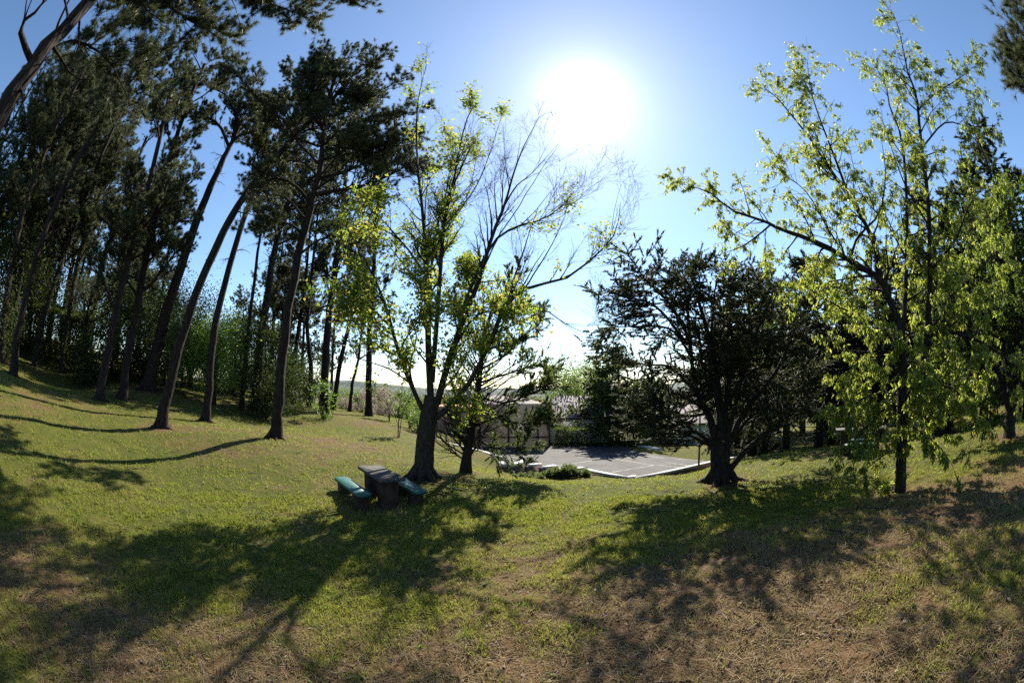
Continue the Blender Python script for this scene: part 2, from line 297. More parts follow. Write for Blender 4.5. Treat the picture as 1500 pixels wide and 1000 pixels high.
M['rust_leaf'] = leaf_mat('rusty_leaf', [(.3, .09, .04), (.38, .12, .05), (.2, .1, .05)], [(.4, .12, .05), (.5, .16, .06), (.25, .12, .05)], .4, .6, .2)
M['litter'] = leaf_mat('leaf_litter', [(.05, .03, .018), (.12, .075, .045), (.3, .25, .2)], [(.05, .03, .018), (.1, .06, .03), (.2, .16, .1)], .15, .7, .2)
M['pine_bark'] = bark_mat('pine_bark', (.006, .0045, .004), (.018, .012, .0105), (.042, .03, .025), .8)
M['maple_bark'] = bark_mat('grey_bark', (.009, .008, .007), (.028, .023, .02), (.06, .052, .046), 1.3, moss=(.03, .03, .02))
M['dark_bark'] = bark_mat('dark_bark', (.007, .006, .005), (.02, .016, .014), (.042, .034, .03), 1.2)
M['twig'] = bark_mat('twig_bark', (.03, .024, .02), (.075, .06, .052), (.13, .11, .1), 3)
M['concrete_dark'] = plain_mat('dark_stained_concrete', (.022, .014, .011), (.055, .035, .026), 7, .85, .35)
M['table_top'] = plain_mat('grey_table_slab', (.04, .036, .034), (.1, .092, .086), 14, .8, .2, spec=.2)
M['green_paint'] = plain_mat('worn_green_paint', (.007, .065, .06), (.02, .12, .105), 9, .48, .1, spec=.4, lo=.3, hi=.75)
M['brick_dark'] = brick_mat('dark_red_brick', (.11, .05, .04), (.15, .075, .06), (.14, .12, .105))
M['cap'] = plain_mat('white_cap_paint', (.24, .235, .22), (.5, .49, .46), 7, .6, .1)
M['kerb'] = plain_mat('weathered_concrete', (.24, .225, .2), (.4, .38, .34), 8, .85, .2)
M['asphalt'] = plain_mat('asphalt', (.022, .022, .023), (.05, .049, .05), .9, .85, .15, 10)
M['line'] = plain_mat('worn_white_line', (.06, .06, .06), (.42, .42, .4), 5, .8, .05)
M['brick_pink'] = brick_mat('pink_tan_brick', (.88, .5, .26), (.9, .54, .29), (.82, .5, .3), bw=.4, rh=.2)
M['brick_brown'] = brick_mat('brown_brick', (.5, .25, .14), (.58, .31, .18), (.5, .36, .26), bw=.3, rh=.1)
M['shingle'] = brick_mat('grey_shingles', (.1, .085, .088), (.16, .135, .14), (.05, .043, .046), bw=.25, rh=.1)
M['render_white'] = plain_mat('pale_render', (.74, .77, .64), (.8, .82, .7), 2, .85, .0)
M['dark_metal'] = plain_mat('dark_metal', (.02, .02, .021), (.035, .034, .033), 10, .55, .05, spec=.5)
M['wood_post'] = plain_mat('grey_weathered_wood', (.1, .085, .07), (.18, .155, .13), 12, .85, .3, stretch=(6, 6, 1))
M['path'] = plain_mat('pale_concrete_path', (.5, .48, .45), (.62, .6, .57), 5, .85, .1)
M['hill'] = plain_mat('far_wooded_hill', (.03, .05, .045), (.06, .085, .07), .02, .95, .0)
M['glass'] = plain_mat('dark_window', (.02, .022, .025), (.03, .033, .036), 2, .1, 0, spec=.6)

# ---------------------------------------------------------------- object helpers
def tag(o, label=None, cat=None, group=None, kind=None):
    for k, v in (('label', label), ('category', cat), ('group', group), ('kind', kind)):
        if v: o[k] = v
    return o
def thing(name, label, cat, loc, group=None):
    o = bpy.data.objects.new(name, None); C.objects.link(o); o.location = Vector([float(c) for c in loc]); o.empty_display_size = .2
    return tag(o, label, cat, group)
def part(acc, name, mat, root, smooth=False, parent=None):
    """link an accumulated mesh (in world coordinates) under its thing"""
    return acc.build(name, mat, parent or root, smooth, loc=np.array(root.location))
def copy_tree(root, loc, rz=0, sc=1.0, label=None, group=None):
    c = root.copy(); C.objects.link(c); c.location = Vector([float(a) for a in loc]); c.rotation_euler = (0, 0, rz); c.scale = (sc,) * 3 if np.isscalar(sc) else sc
    for ch in [o for o in root.children]:
        k = ch.copy(); C.objects.link(k); k.parent = c
    if label: c['label'] = label
    if group: c['group'] = group
    return c
def pl(pts, r0, r1, d, d1=None, k=10):
    """limb traced as photo points, at distance d growing to d1"""
    d1 = d if d1 is None else d1; n = len(pts)
    P = [at(x, y, d + (d1 - d) * i / (n - 1)) for i, (x, y) in enumerate(pts)]
    return resample(P, np.linspace(r0, r1, n), k)
def stack(limbs): return np.stack([l[0] for l in limbs]), np.stack([l[1] for l in limbs])
# ================================================================ SETTING
def polar_sheet():
    rings = [0.0, .3]
    while rings[-1] < 3000: rings.append(rings[-1] + .05 + .0085 * min(rings[-1], 60) + max(0, rings[-1] - 60) * .12)
    r = np.array(rings[1:]); na = 760; th = np.linspace(0, 2 * math.pi, na, endpoint=False)
    X = (r[:, None] * np.sin(th)[None]).ravel(); Y = (r[:, None] * np.cos(th)[None]).ravel()
    Z = ground(np.c_[X, Y]); k = len(r)
    i = np.arange(k - 1)[:, None] * na; j = np.arange(na)[None]; j2 = (j + 1) % na
    q = np.stack([i + j, i + na + j, i + na + j2, i + j2], -1).reshape(-1, 4)
    a = Acc(); v = np.r_[np.c_[X, Y, Z], [[0, 0, gz(0, 0)]]]; c = len(v) - 1
    a.add(v, q, np.stack([np.full(na, c), np.arange(na), (np.arange(na) + 1) % na], 1), tint=np.r_[dryness(X, Y), .5])
    return a
o = polar_sheet().build('ground', M['lawn'], smooth=True, attr='dry'); tag(o, kind='structure')
# far wooded hills
a = Acc()
az = np.radians(np.linspace(-75, 75, 240))
for k, (d, base, amp, s) in enumerate([(900, 8.5, 9, 3), (1500, 22, 22, 8)]):
    h = base + amp * (fbm(np.degrees(az) * .09 + s, az * 0, s, 5) - .5) * 2
    n = len(az); v = []
    for dd, hh in ((d, np.full(n, -22.)), (d + 120, h * .72), (d + 260, h), (d + 600, np.full(n, -30.))):
        v.append(np.c_[np.sin(az) * dd, np.cos(az) * dd, hh])
    f = [[r * n + i, r * n + i + 1, (r + 1) * n + i + 1, (r + 1) * n + i] for r in range(3) for i in range(n - 1)]
    a.add(np.concatenate(v), f)
o = a.build('hills', M['hill'], smooth=True); tag(o, kind='structure')
# sports court
a = Acc(); a.add(np.c_[np.array(COURT), np.full(len(COURT), COURT_Z)], None, [[0, i, i + 1] for i in range(1, len(COURT) - 1)])
o = a.build('asphalt_court', M['asphalt']); tag(o, kind='structure')
a = Acc()
def gline(p0, p1, w=.045):
    A, B = at_z(*p0, COURT_Z)[:2], at_z(*p1, COURT_Z)[:2]; d = (B - A) / np.linalg.norm(B - A); s = np.array([-d[1], d[0]]) * w
    a.add([[*(A + s), COURT_Z + .005], [*(A - s), COURT_Z + .005], [*(B - s), COURT_Z + .005], [*(B + s), COURT_Z + .005]], [[3, 2, 1, 0]])
for l in [((897, 691), (959, 681)), ((962, 680.5), (1000, 685)), ((975, 677), (1014, 682)), ((988, 672), (1031, 674)), ((880, 668.5), (956, 681)),
          ((748, 669), (780, 666)), ((800, 684), (888, 671)), ((888, 671), (850, 663)), ((800, 660), (880, 658)), ((910, 661), (972, 671))]: gline(*l)
o = a.build('court_marking', M['line']); tag(o, kind='structure')
# pale concrete path by the second building
a = Acc(); P = [at_z(938, 652, -2.75)[:2], at_z(972, 660, -2.75)[:2], at_z(964, 661.5, -2.75)[:2], at_z(930, 653, -2.75)[:2]]
pz = [gz(*p) for p in P]; prism(a, P, np.array(pz) - .3, np.array(pz) + .09)
o = a.build('concrete_path', M['path']); tag(o, kind='structure')

# ---- low walls round the court
def wall_run(name, label, pts, ztop, th, m_wall, capw=.0, group=None, cat='wall'):
    """low wall along plan points pts with top heights ztop and a cap"""
    pts = np.asarray(pts)[:, :2]; root = thing(name, label, cat, [*pts[0], gz(*pts[0])], group); w = Acc(); c = Acc()
    for i in range(len(pts) - 1):
        A, B = pts[i], pts[i + 1]; d = (B - A) / np.linalg.norm(B - A); s = np.array([-d[1], d[0]])
        zb = min(gz(*A), gz(*B), COURT_Z) - .6
        q = [A - s * th / 2, B - s * th / 2, B + s * th / 2, A + s * th / 2]
        prism(w, q, zb, np.array([ztop[i], ztop[i + 1], ztop[i + 1], ztop[i]]) - .09)
        e = th / 2 + capw; q = [A - s * e - d * capw, B - s * e + d * capw, B + s * e + d * capw, A + s * e - d * capw]; zz = np.array([ztop[i], ztop[i + 1], ztop[i + 1], ztop[i]])
        prism(c, q, zz - .089, zz)
    part(w, 'brick_face', m_wall, root); part(c, 'cap', M['cap'] if m_wall is M['brick_dark'] else M['kerb'], root)
    return root
zN = -2.48
wall_run('retaining_wall', 'long low dark brick wall with white cap running from court corner toward cypress trunk', [at_z(933, 701.5, zN), at(1045, 674.5, 25.3), at(1098, 665, 29)],
         [zN + .1, at(1045, 674.5, 25.3)[2], at(1098, 665, 29)[2]], .3, M['brick_dark'], .02)
k0 = [np.array([*p[:2], p[2] + .06]) for p in KERB]
wall_run('kerb_wall', 'weathered pale kerb wall along the lawn edge above left side of court', k0, [p[2] for p in k0], .35, M['kerb'], .0)
steps = [((858, 686.5), 23.6, (919, 698.5), 21.9, 'longest white capped wall section on near side of court, before its corner'),
         ((834, 687), 23.3, (853, 683.5), 24.2, 'short white capped wall step touching the longest near section'), ((814, 686.5), 23.2, (833, 683.5), 24.2, 'short white capped wall step between two others behind the junipers'),
         ((792, 684), 23.3, (813, 680.5), 24.4, 'short white capped wall step second from the tall brick box'), ((770, 680.5), 23.4, (791, 678), 24.3, 'short white capped wall step beside the tall brick box')]
for p0, d0, p1, d1, lb in steps:
    A, B = at(*p0, d0), at(*p1, d1); wall_run('wall_step', lb, [A, B], [A[2], B[2]], .3, M['brick_dark'], .02, 'stepped wall sections on the near side of the court')
A, B = at(919, 698.5, 21.9), at(931, 696, 22.3)
wall_run('wall_end', 'short white capped wall end piece turning back at the near court corner', [A, B], [A[2], B[2]], .3, M['brick_dark'], .02, 'stepped wall sections on the near side of the court')
A, B, D = at(731, 675.5, 24.3), at(746, 677.5, 22.9), at(769, 673.5, 23.6)
wall_run('wall_box', 'tallest dark brick wall box with cap at left end of stepped court wall', [A, B, D], [A[2], A[2], D[2]], .4, M['brick_dark'], .02)

# ---- buildings
def wallq(acc, A, B, z0, z1, th=.25):
    A, B = np.asarray(A)[:2], np.asarray(B)[:2]; d = (B - A) / np.linalg.norm(B - A); s = np.array([-d[1], d[0]]) * th
    prism(acc, [A, B, B + s, A + s], z0, z1)
X0, X1, Y0 = -3.2, at(808, 655, 35)[0], 36.2
zt = at(808, 591, 36.3)[2]
root = thing('brick_building', 'long pinkish brick building with low grey roof behind the court and bare conifer', 'building', (0, Y0, -2.7))
w = Acc(); prism(w, [(X0, Y0), (X1, Y0), (X1, Y0 + 9), (X0, Y0 + 9)], -3.2, zt); part(w, 'wall', M['brick_pink'], root)
w = Acc(); xb = -7.5; prism(w, [(xb, Y0 - 1.0), (X0 - .003, Y0 - 1.0), (X0 - .003, Y0 + 8), (xb, Y0 + 8)], -3.2, zt - .35); part(w, 'side_wing', M['brick_brown'], root)
r = Acc(); e = .0; zz = zt + .004
r.add([[X0 - .5, Y0 + .35, zz], [X1 - .7, Y0 + .35, zz], [X1 - .7, Y0 + 9.4, zz], [X0 - .5, Y0 + 9.4, zz], [X0 + 1.5, Y0 + 4.8, zz + .7], [X1 - 2.6, Y0 + 4.8, zz + .7]], [[0, 1, 5, 4], [2, 3, 4, 5]], [[1, 2, 5], [3, 0, 4], ]); 
part(r, 'roof', M['shingle'], root)
for x in (X1 - .06, at(788, 655, 36.2)[0], at(745, 655, 36.2)[0], at(703, 655, 36.2)[0]):
    p = Acc(); box(p, [x, Y0 - .06, (zt - 2.7) / 2], [.11, .11, zt + 2.7 - .1]); part(p, 'drain_pipe', M['dark_metal'], root)
p = Acc(); zr = at(790, 640, 36.2)[2]; box(p, [(X0 + X1) / 2, Y0 - .025, zr], [X1 - X0 - .3, .045, .1]); part(p, 'wall_rail', M['dark_metal'], root)
# pale house with shingle roof
H0, H1 = at(812, 640, 39.5), at(905, 645, 39.5); ze = at(820, 614, 39)[2]
root = thing('shingle_house', 'pale green house with dark eaves and grey shingle roof right of pink brick wall', 'house', (H0[0], H0[1], -2.9))
w = Acc(); prism(w, [(X1 + .3, 40), (H1[0], 40), (H1[0], 47), (X1 + .3, 47)], -3.4, ze + .3); part(w, 'wall', M['render_white'], root)
r = Acc(); xa, xb2 = X1 + .05, H1[0] + .4; ya, yb = 39.4, 47.6; zr = ze + 2.1
r.add([[xa, ya, ze + .1], [xb2, ya, ze + .1], [xb2, yb, ze + .1], [xa, yb, ze + .1], [xa + 1.2, 43.5, zr], [xb2 - 2.5, 43.5, zr]], [[0, 1, 5, 4], [2, 3, 4, 5]], [[1, 2, 5], [3, 0, 4]]); part(r, 'roof', M['shingle'], root)
p = Acc(); box(p, [(xa + xb2) / 2, ya + .03, ze + .0], [xb2 - xa, .08, .19]); box(p, [xa + .04, (ya + yb) / 2, ze], [.08, yb - ya - .2, .19]); part(p, 'eave_board', M['dark_metal'], root)
# second pale building seen through the cypress
Q0, Q1 = at(942, 652, 45), at(1052, 655, 45); ze = at(1000, 620, 44.5)[2]; zb = at(1000, 656, 45)[2]
root = thing('pale_building', 'low pale grey walled building with shingle roof beyond the lawn behind cypress', 'building', (Q0[0], Q0[1], zb))
d = (Q1 - Q0)[:2]; d = d / np.linalg.norm(d); s = np.array([-d[1], d[0]])
def qq(x, y): return Q0[:2] + d * x + s * y
Lq = np.linalg.norm((Q1 - Q0)[:2]) + 1.5
w = Acc(); prism(w, [qq(0, 0), qq(Lq, 0), qq(Lq, 8), qq(0, 8)], zb - 1, ze + .2); part(w, 'wall', M['render_white'], root)
r = Acc(); rp = [[*qq(-.5, -.6), ze], [*qq(Lq + .5, -.6), ze], [*qq(Lq + .5, 8.6), ze], [*qq(-.5, 8.6), ze], [*qq(3, 4), ze + 1.8], [*qq(Lq - 3, 4), ze + 1.8]]
r.add(rp, [[0, 1, 5, 4], [2, 3, 4, 5]], [[1, 2, 5], [3, 0, 4]]); part(r, 'roof', M['shingle'], root)
p = Acc(); c = qq(Lq / 2, -.57); box(p, [*c, ze - .1], [Lq + 1, .07, .18], math.atan2(d[1], d[0])); part(p, 'eave_board', M['dark_metal'], root)
# far shed seen under the dark conifers on the right
S = at(1250, 622, 40); root = thing('low_shed', 'long low pale shed glimpsed between dark conifer trunks beyond second picnic table', 'shed', (S[0], S[1], S[2] - 1))
d = np.array([S[1], -S[0]]); d /= np.linalg.norm(d); s = np.array([-d[1], d[0]]); rz = math.atan2(d[1], d[0])
w = Acc(); box(w, S + [*(s * 2), -1.3], [6, 4, 2.6], rz); part(w, 'wall', M['render_white'], root)
r = Acc(); box(r, S + [*(s * 1.9), .08], [6.4, 4.6, .14], rz); part(r, 'roof', M['kerb'], root)
# dark retaining hedge bank wall on the left
# ================================================================ TREES
def trunk_flare(P, Rd, f=1.5):
    Rd = Rd.copy(); k = len(Rd); Rd[0] *= f; Rd[1] *= 1 + (f - 1) * .25; P = P.copy(); P[0, 2] -= .25
    return P, Rd
def roots(acc, c, r, n=6):
    """surface roots spreading from the foot of a trunk"""
    a = rng.uniform(0, 6.28) + np.arange(n) / n * 6.28 + rng.normal(size=n) * .25
    for k in range(n):
        l = r * rng.uniform(1.9, 3.2); d = np.array([math.cos(a[k]), math.sin(a[k])]); q = [c[:2] + d * r * f for f in (.2, .95, 1.5)] + [c[:2] + d * l]
        z = [gz(*p) for p in q]; P = [[*q[0], z[0] + r * 1.7], [*q[1], z[1] + r * .42], [*q[2], z[2] + r * .08], [*q[3], z[3] - r * .25]]
        tubes(acc, *resample(P, [r * .34, r * .36, r * .27, r * .1], 7), 7, rough=.15)
def wood(acc, sets, sides=(9, 6, 4, 3)):
    for (P, Rd), s in zip(sets, sides): tubes(acc, P, Rd, s, rough=.12 if s > 5 else 0)

# ---- the tall half-bare maple behind the picnic table
root = thing('maple_tree', 'tall many stemmed maple with half bare twiggy top, trunk just behind the green benches', 'tree', [*at(620, 702, 11)[:2], gz(*at(620, 702, 11)[:2])])
wa, lf = Acc(), Acc(); d0 = 11.0
tr = pl([(620, 706), (621, 680), (624, 640), (629, 605), (634, 580)], .27, .21, d0, k=14); roots(wa, at(620, 703, 11), .3, 7); tr = trunk_flare(*tr, 1.45); tubes(wa, tr[0], tr[1], 14, rough=.1)
L = [pl([(626, 612), (606, 572), (586, 522), (574, 480), (562, 440), (545, 400), (520, 355), (500, 318)], .085, .012, d0, d0 - 1.3),
     pl([(632, 596), (628, 520), (626, 450), (624, 380), (619, 310), (611, 230), (612, 150), (626, 92)], .12, .01, d0, d0 + .4, 16),
     pl([(633, 560), (640, 470), (645, 396), (650, 332), (657, 294), (667, 254), (676, 203), (688, 165), (702, 150)], .085, .008, d0, d0 - .6, 14),
     pl([(629, 500), (633, 376), (644, 318), (656, 271), (663, 225), (650, 180)], .055, .008, d0 + .1, d0 + 1.2),
     pl([(640, 592), (660, 520), (690, 440), (705, 400), (722, 342), (739, 301), (752, 255), (768, 213), (792, 168)], .115, .006, d0, d0 + .7, 16),
     pl([(739, 301), (757, 272), (780, 253), (818, 211)], .035, .005, d0 + .5, d0 + .9),
     pl([(636, 614), (663, 590), (693, 552), (724, 487), (743, 442), (780, 419), (830, 407), (878, 369), (902, 339), (909, 296)], .1, .006, d0 - .05, d0 - 1.2, 16),
     pl([(672, 480), (690, 420), (722, 356), (756, 332), (793, 322), (824, 301), (842, 279)], .06, .006, d0 + .1, d0 - .8, 12),
     pl([(752, 450), (792, 451), (830, 475), (870, 494)], .03, .005, d0 - .4, d0 - 1.0),
     pl([(622, 400), (586, 352), (545, 330), (510, 330)], .04, .006, d0 + .1, d0 - 1.1),
     pl([(660, 520), (690, 470), (720, 455), (760, 470), (800, 480)], .04, .006, d0, d0 - 1.5),
     pl([(626, 450), (600, 400), (570, 360), (535, 310)], .035, .006, d0 + .1, d0 + .9),
     pl([(586, 522), (550, 505), (520, 470), (500, 430)], .035, .006, d0 - .3, d0 - 1.4),
     pl([(650, 332), (690, 285), (712, 240), (735, 170)], .035, .006, d0 - .2, d0 + .2),
     pl([(632, 540), (600, 490), (640, 440), (600, 400)], .03, .006, d0 - .1, d0 - 1.6)]
L += [pl([(574, 480), (545, 452), (515, 425), (490, 405)], .045, .006, d0 - .4, d0 - 1.5), pl([(562, 440), (535, 415), (512, 380), (505, 345)], .04, .006, d0 - .5, d0 - .2), pl([(586, 352), (560, 322), (535, 300)], .03, .006, d0 - .3, d0 - 1.0),
      pl([(600, 560), (570, 540), (540, 530), (510, 520)], .03, .006, d0 - .1, d0 - 1.4), pl([(612, 585), (600, 540), (610, 490), (590, 440)], .04, .006, d0 - .1, d0 - 1.2), pl([(640, 580), (670, 545), (690, 510), (720, 500)], .04, .006, d0, d0 + 1.2)]
L = [(p, r * .82) for p, r in L]
for p, r in L: tubes(wa, p, r, 8, rough=.1)
def res(L, k=12): return stack([resample(p, r, k) for p, r in L])
# where the crown is in full leaf: round clouds (photo point, distance) and radius in metres
ZN = [((540, 390), 10.2, 1.7), ((530, 460), 9.8, 1.1), ((585, 480), 10.2, 1.1), ((600, 540), 10.2, .8), ((560, 330), 10.4, 1.2), ((525, 455), 9.9, .9), ((610, 420), 10.6, .9), ((640, 470), 10.2, 1.0), ((700, 520), 10.3, 1.4), ((770, 520), 9.9, .8), ((660, 540), 10.0, .7), ((740, 460), 10, .8), ((615, 120), 11.3, 1.2), ((640, 190), 11.2, .9),
      ((705, 150), 10.8, 1.3), ((745, 165), 11, .9), ((650, 240), 11, .7), ((660, 310), 10.6, .6), ((690, 210), 10.8, .6), ((600, 270), 10.6, .6), ((858, 385), 10, .5), ((640, 350), 11, .7)]
def zone(P):
    k = np.full(len(P), .035)
    for c, dd, r in ZN:
        q = ((P - at(*c, dd)) / np.array([r, r * 1.6, r * .85])) ** 2; k = np.maximum(k, np.clip(1.3 - 1.05 * np.sqrt(q.sum(1)), 0, 1))
    return k
leafy = res([L[i] for i in (0, 1, 2, 3, 9, 10, 11, 12, 13, 14, 15, 16, 17, 18, 19, 20)]); bare = res([L[i] for i in (4, 5, 6, 7, 8)])
u1 = spawn(*res([L[i] for i in (1, 2, 3, 13)]), 14, (.3, .75), (1.2, 2.6), (12, 28), .2, .03, 7, .06, .5); v1 = spawn(*bare, 26, (.3, .85), (1.4, 3.4), (12, 30), .14, .03, 9, .06, .55); wood(wa, (u1, v1), (5, 5)); bare = stack([resample(p, r, 12) for p, r in list(zip(*bare)) + list(zip(*v1)) + list(zip(*u1))])
s1 = spawn(*leafy, 210, (.2, 1), (.6, 1.6), (30, 65), .22, .06, 6, .14, .5); s2 = spawn(*s1, 2700, (.25, 1), (.25, .7), (25, 65), .1, .04, 4, .16, .6)
b1 = spawn(*bare, 120, (.3, 1), (.7, 1.9), (20, 45), .2, .06, 6, .12, .5, rmin=.0032); b2 = spawn(*b1, 850, (.2, 1), (.35, .95), (20, 50), .05, .03, 5, .14, .6, rmin=.0024); b3 = spawn(*b2, 1900, (.2, 1), (.2, .5), (20, 50), .05, .0, 3, .14, .7, rmin=.002)
wood(wa, (s1, s2, b1, b2, b3), (4, 3, 4, 3, 3))
P, D = points_on(s2[0], 24500, (.1, 1)); P = P + rng.normal(size=P.shape) * .09
# leafy in tiers, thinner between them and to the right
keep = rng.random(len(P)) < zone(P); P, D = P[keep], D[keep]
leaves(lf, P, D, (.055, .1), .6, .35, 3, .3)
mid = res([L[i] for i in (6, 7)]); m1 = spawn(*mid, 22, (.45, .95), (.4, .9), (30, 70), .1, .05, 5, .15, .5); m2 = spawn(*m1, 160, (.3, 1), (.2, .5), (25, 60), .1, 0, 4, .15, .6)
wood(wa, (m1, m2), (4, 3)); P, D = points_on(m2[0], 650); P = P + rng.normal(size=P.shape) * .12; leaves(lf, P, D, (.05, .095), .62, .35, 3, .3)
lo = res([L[i] for i in (4, 6)]); m1 = spawn(*lo, 40, (.05, .4), (.5, 1.2), (40, 80), .1, .0, 5, .15, .4); m2 = spawn(*m1, 300, (.2, 1), (.25, .55), (25, 60), .05, 0, 4, .15, .6)
wood(wa, (m1, m2), (4, 3)); P, D = points_on(m2[0], 4500); P = P + rng.normal(size=P.shape) * .12; leaves(lf, P, D, (.05, .095), .62, .35, 3, .3)
part(wa, 'trunk', M['maple_bark'], root, True); part(lf, 'crown', M['maple'], root)

# ---- small conifer with bare lower branches
b = at(683, 691, 13.5); root = thing('cypress_tree', 'small dark cypress with bare dead lower branches, standing just right of the tall maple trunk', 'tree', [*b[:2], gz(*b[:2])])
wa, lf = Acc(), Acc()
tr = pl([(682, 693), (685, 660), (692, 620), (700, 570), (706, 520), (713, 480), (724, 440)], .17, .03, 13, k=16); tubes(wa, *trunk_flare(*tr, 1.5), 10, rough=.12)
T1 = (tr[0][None], tr[1][None])
s1 = spawn(*T1, 80, (.08, .78), (1.0, 2.5), (45, 75), .12, .05, 7, .08, .3, rmax=.03); s2 = spawn(*s1, 900, (.2, 1), (.3, .9), (20, 55), .1, .02, 5, .14, .6, rmin=.004); s3 = spawn(*s2, 1700, (.3, 1), (.15, .4), (25, 55), .0, 0, 3, .14, .7, rmin=.004)
wood(wa, (s1, s2, s3), (5, 3, 3))
top = [pl([(706, 540), (740, 520), (770, 490), (797, 470)], .04, .008, 13), pl([(700, 580), (740, 590), (780, 575), (812, 560)], .04, .008, 13, 12.3), pl([(713, 480), (725, 450), (742, 425), (760, 400)], .04, .008, 13),
       pl([(704, 560), (750, 545), (785, 535), (806, 545)], .04, .008, 13, 13.6), pl([(700, 600), (740, 615), (780, 622), (800, 618)], .035, .008, 13, 12), pl([(710, 500), (740, 470), (765, 450), (785, 470)], .035, .008, 13, 12.3),
       pl([(695, 640), (720, 655), (750, 662), (775, 655)], .03, .008, 13, 12.3), pl([(712, 480), (700, 450), (690, 425), (694, 400)], .03, .008, 13, 13.5)]
for p, r in top: tubes(wa, p, r, 6)
tp = res(top); s1 = spawn(*tp, 210, (.2, 1), (.4, 1.1), (25, 60), .15, .05, 5, .1, .5, flat=.4); s2 = spawn(*s1, 1500, (.15, 1), (.15, .45), (20, 50), .1, .03, 4, .12, .6, flat=.4); wood(wa, (s1, s2), (4, 3))
P, D = points_on(s2[0], 15000, (.1, 1)); sprays(lf, P, D, 7, (.04, .1), .0095, .5)
part(wa, 'trunk', M['dark_bark'], root, True); part(lf, 'crown', M['cedar'], root)

# ---- broad multi-stemmed cypress right of the court
b = at(1055, 706, 10); root = thing('cypress_tree', 'broad dark cypress with many spreading stems and layered foliage, right of the court', 'tree', [*b[:2], gz(*b[:2])])
wa, lf = Acc(), Acc(); d = 10
tr = pl([(1054, 710), (1055, 690), (1056, 660), (1057, 630)], .2, .15, d, k=10); tubes(wa, *trunk_flare(*tr, 1.4), 14, rough=.2); roots(wa, at(1055, 707, 10), .3, 7)
for (a1, b1_) in (((1047, 708), (1046, 622)), ((1062, 708), (1066, 640))): tubes(wa, *trunk_flare(*pl([a1, ((a1[0] + b1_[0]) / 2, 665), b1_], .11, .09, d - .05, d, 8), 1.3), 10, rough=.15)
L = [pl([(1048, 650), (1040, 612), (1026, 586), (1016, 554), (1010, 490), (1006, 442), (1000, 400)], .1, .012, d, d + .3, 14),
     pl([(1012, 500), (982, 446), (958, 422), (938, 400), (924, 370)], .045, .008, d + .1, d - .2),
     pl([(1057, 640), (1050, 554), (1042, 506), (1026, 450), (1016, 414), (1005, 390)], .09, .01, d, d - .7, 14),
     pl([(1060, 640), (1066, 554), (1068, 490), (1070, 430), (1075, 394)], .09, .01, d, d + .5, 14),
     pl([(1066, 655), (1090, 602), (1130, 554), (1154, 510), (1172, 455)], .08, .01, d, d - .5, 12),
     pl([(1066, 692), (1090, 662), (1122, 634), (1154, 610), (1195, 588)], .09, .01, d, d - .8, 12),
     pl([(1046, 650), (1010, 626), (982, 602), (958, 590), (918, 590)], .055, .008, d, d - .6, 12),
     pl([(1046, 655), (1002, 634), (970, 626), (940, 622)], .045, .008, d, d - 1.1, 12),
     pl([(1022, 575), (982, 538), (950, 534), (920, 528)], .045, .008, d + .1, d + .6, 12),
     pl([(1008, 505), (962, 450), (922, 436), (872, 432)], .04, .007, d + .2, d + .2, 12),
     pl([(1012, 520), (982, 482), (930, 478), (882, 480)], .04, .007, d + .1, d - .6, 12),
     pl([(1062, 600), (1100, 520), (1115, 450), (1118, 400)], .07, .01, d, d + .7, 12),
     pl([(1068, 640), (1110, 580), (1150, 560), (1205, 540)], .06, .009, d, d + .9, 12),
     pl([(1060, 600), (1040, 540), (1045, 450), (1050, 403)], .06, .009, d - .1, d - 1.2, 12),
     pl([(1066, 640), (1085, 560), (1100, 500), (1140, 430)], .06, .009, d - .1, d - 1.3, 12),
     pl([(1056, 600), (1030, 540), (1020, 480), (965, 400)], .055, .008, d + .2, d + 1.4, 12),
     pl([(1066, 650), (1100, 610), (1140, 590), (1200, 600)], .06, .009, d + .1, d + 1.4, 12)]
for p, r in L: tubes(wa, p, r, 8, rough=.1)
A = res(L); s1 = spawn(*A, 520, (.2, 1), (.6, 1.7), (50, 88), -.04, .012, 7, .06, .45, flat=.88); s2 = spawn(*s1, 5200, (.12, 1), (.18, .5), (30, 60), .02, .01, 4, .08, .55, flat=.93)
k = s1[0][:, -1, 2] > .75; s1 = (s1[0][k], s1[1][k]); k = s2[0][:, :, 2].min(1) > .85; s2 = (s2[0][k], s2[1][k])
wood(wa, (s1, s2), (4, 3)); P, D = points_on(s2[0], 42000, (.1, 1)); sprays(lf, P, D, 7, (.04, .095), .009, .4)
P, D = points_on(s1[0], 4500, (.4, 1)); sprays(lf, P, D, 7, (.035, .085), .0085, .4)
part(wa, 'trunk', M['dark_bark'], root, True); part(lf, 'crown', M['cypress'], root)

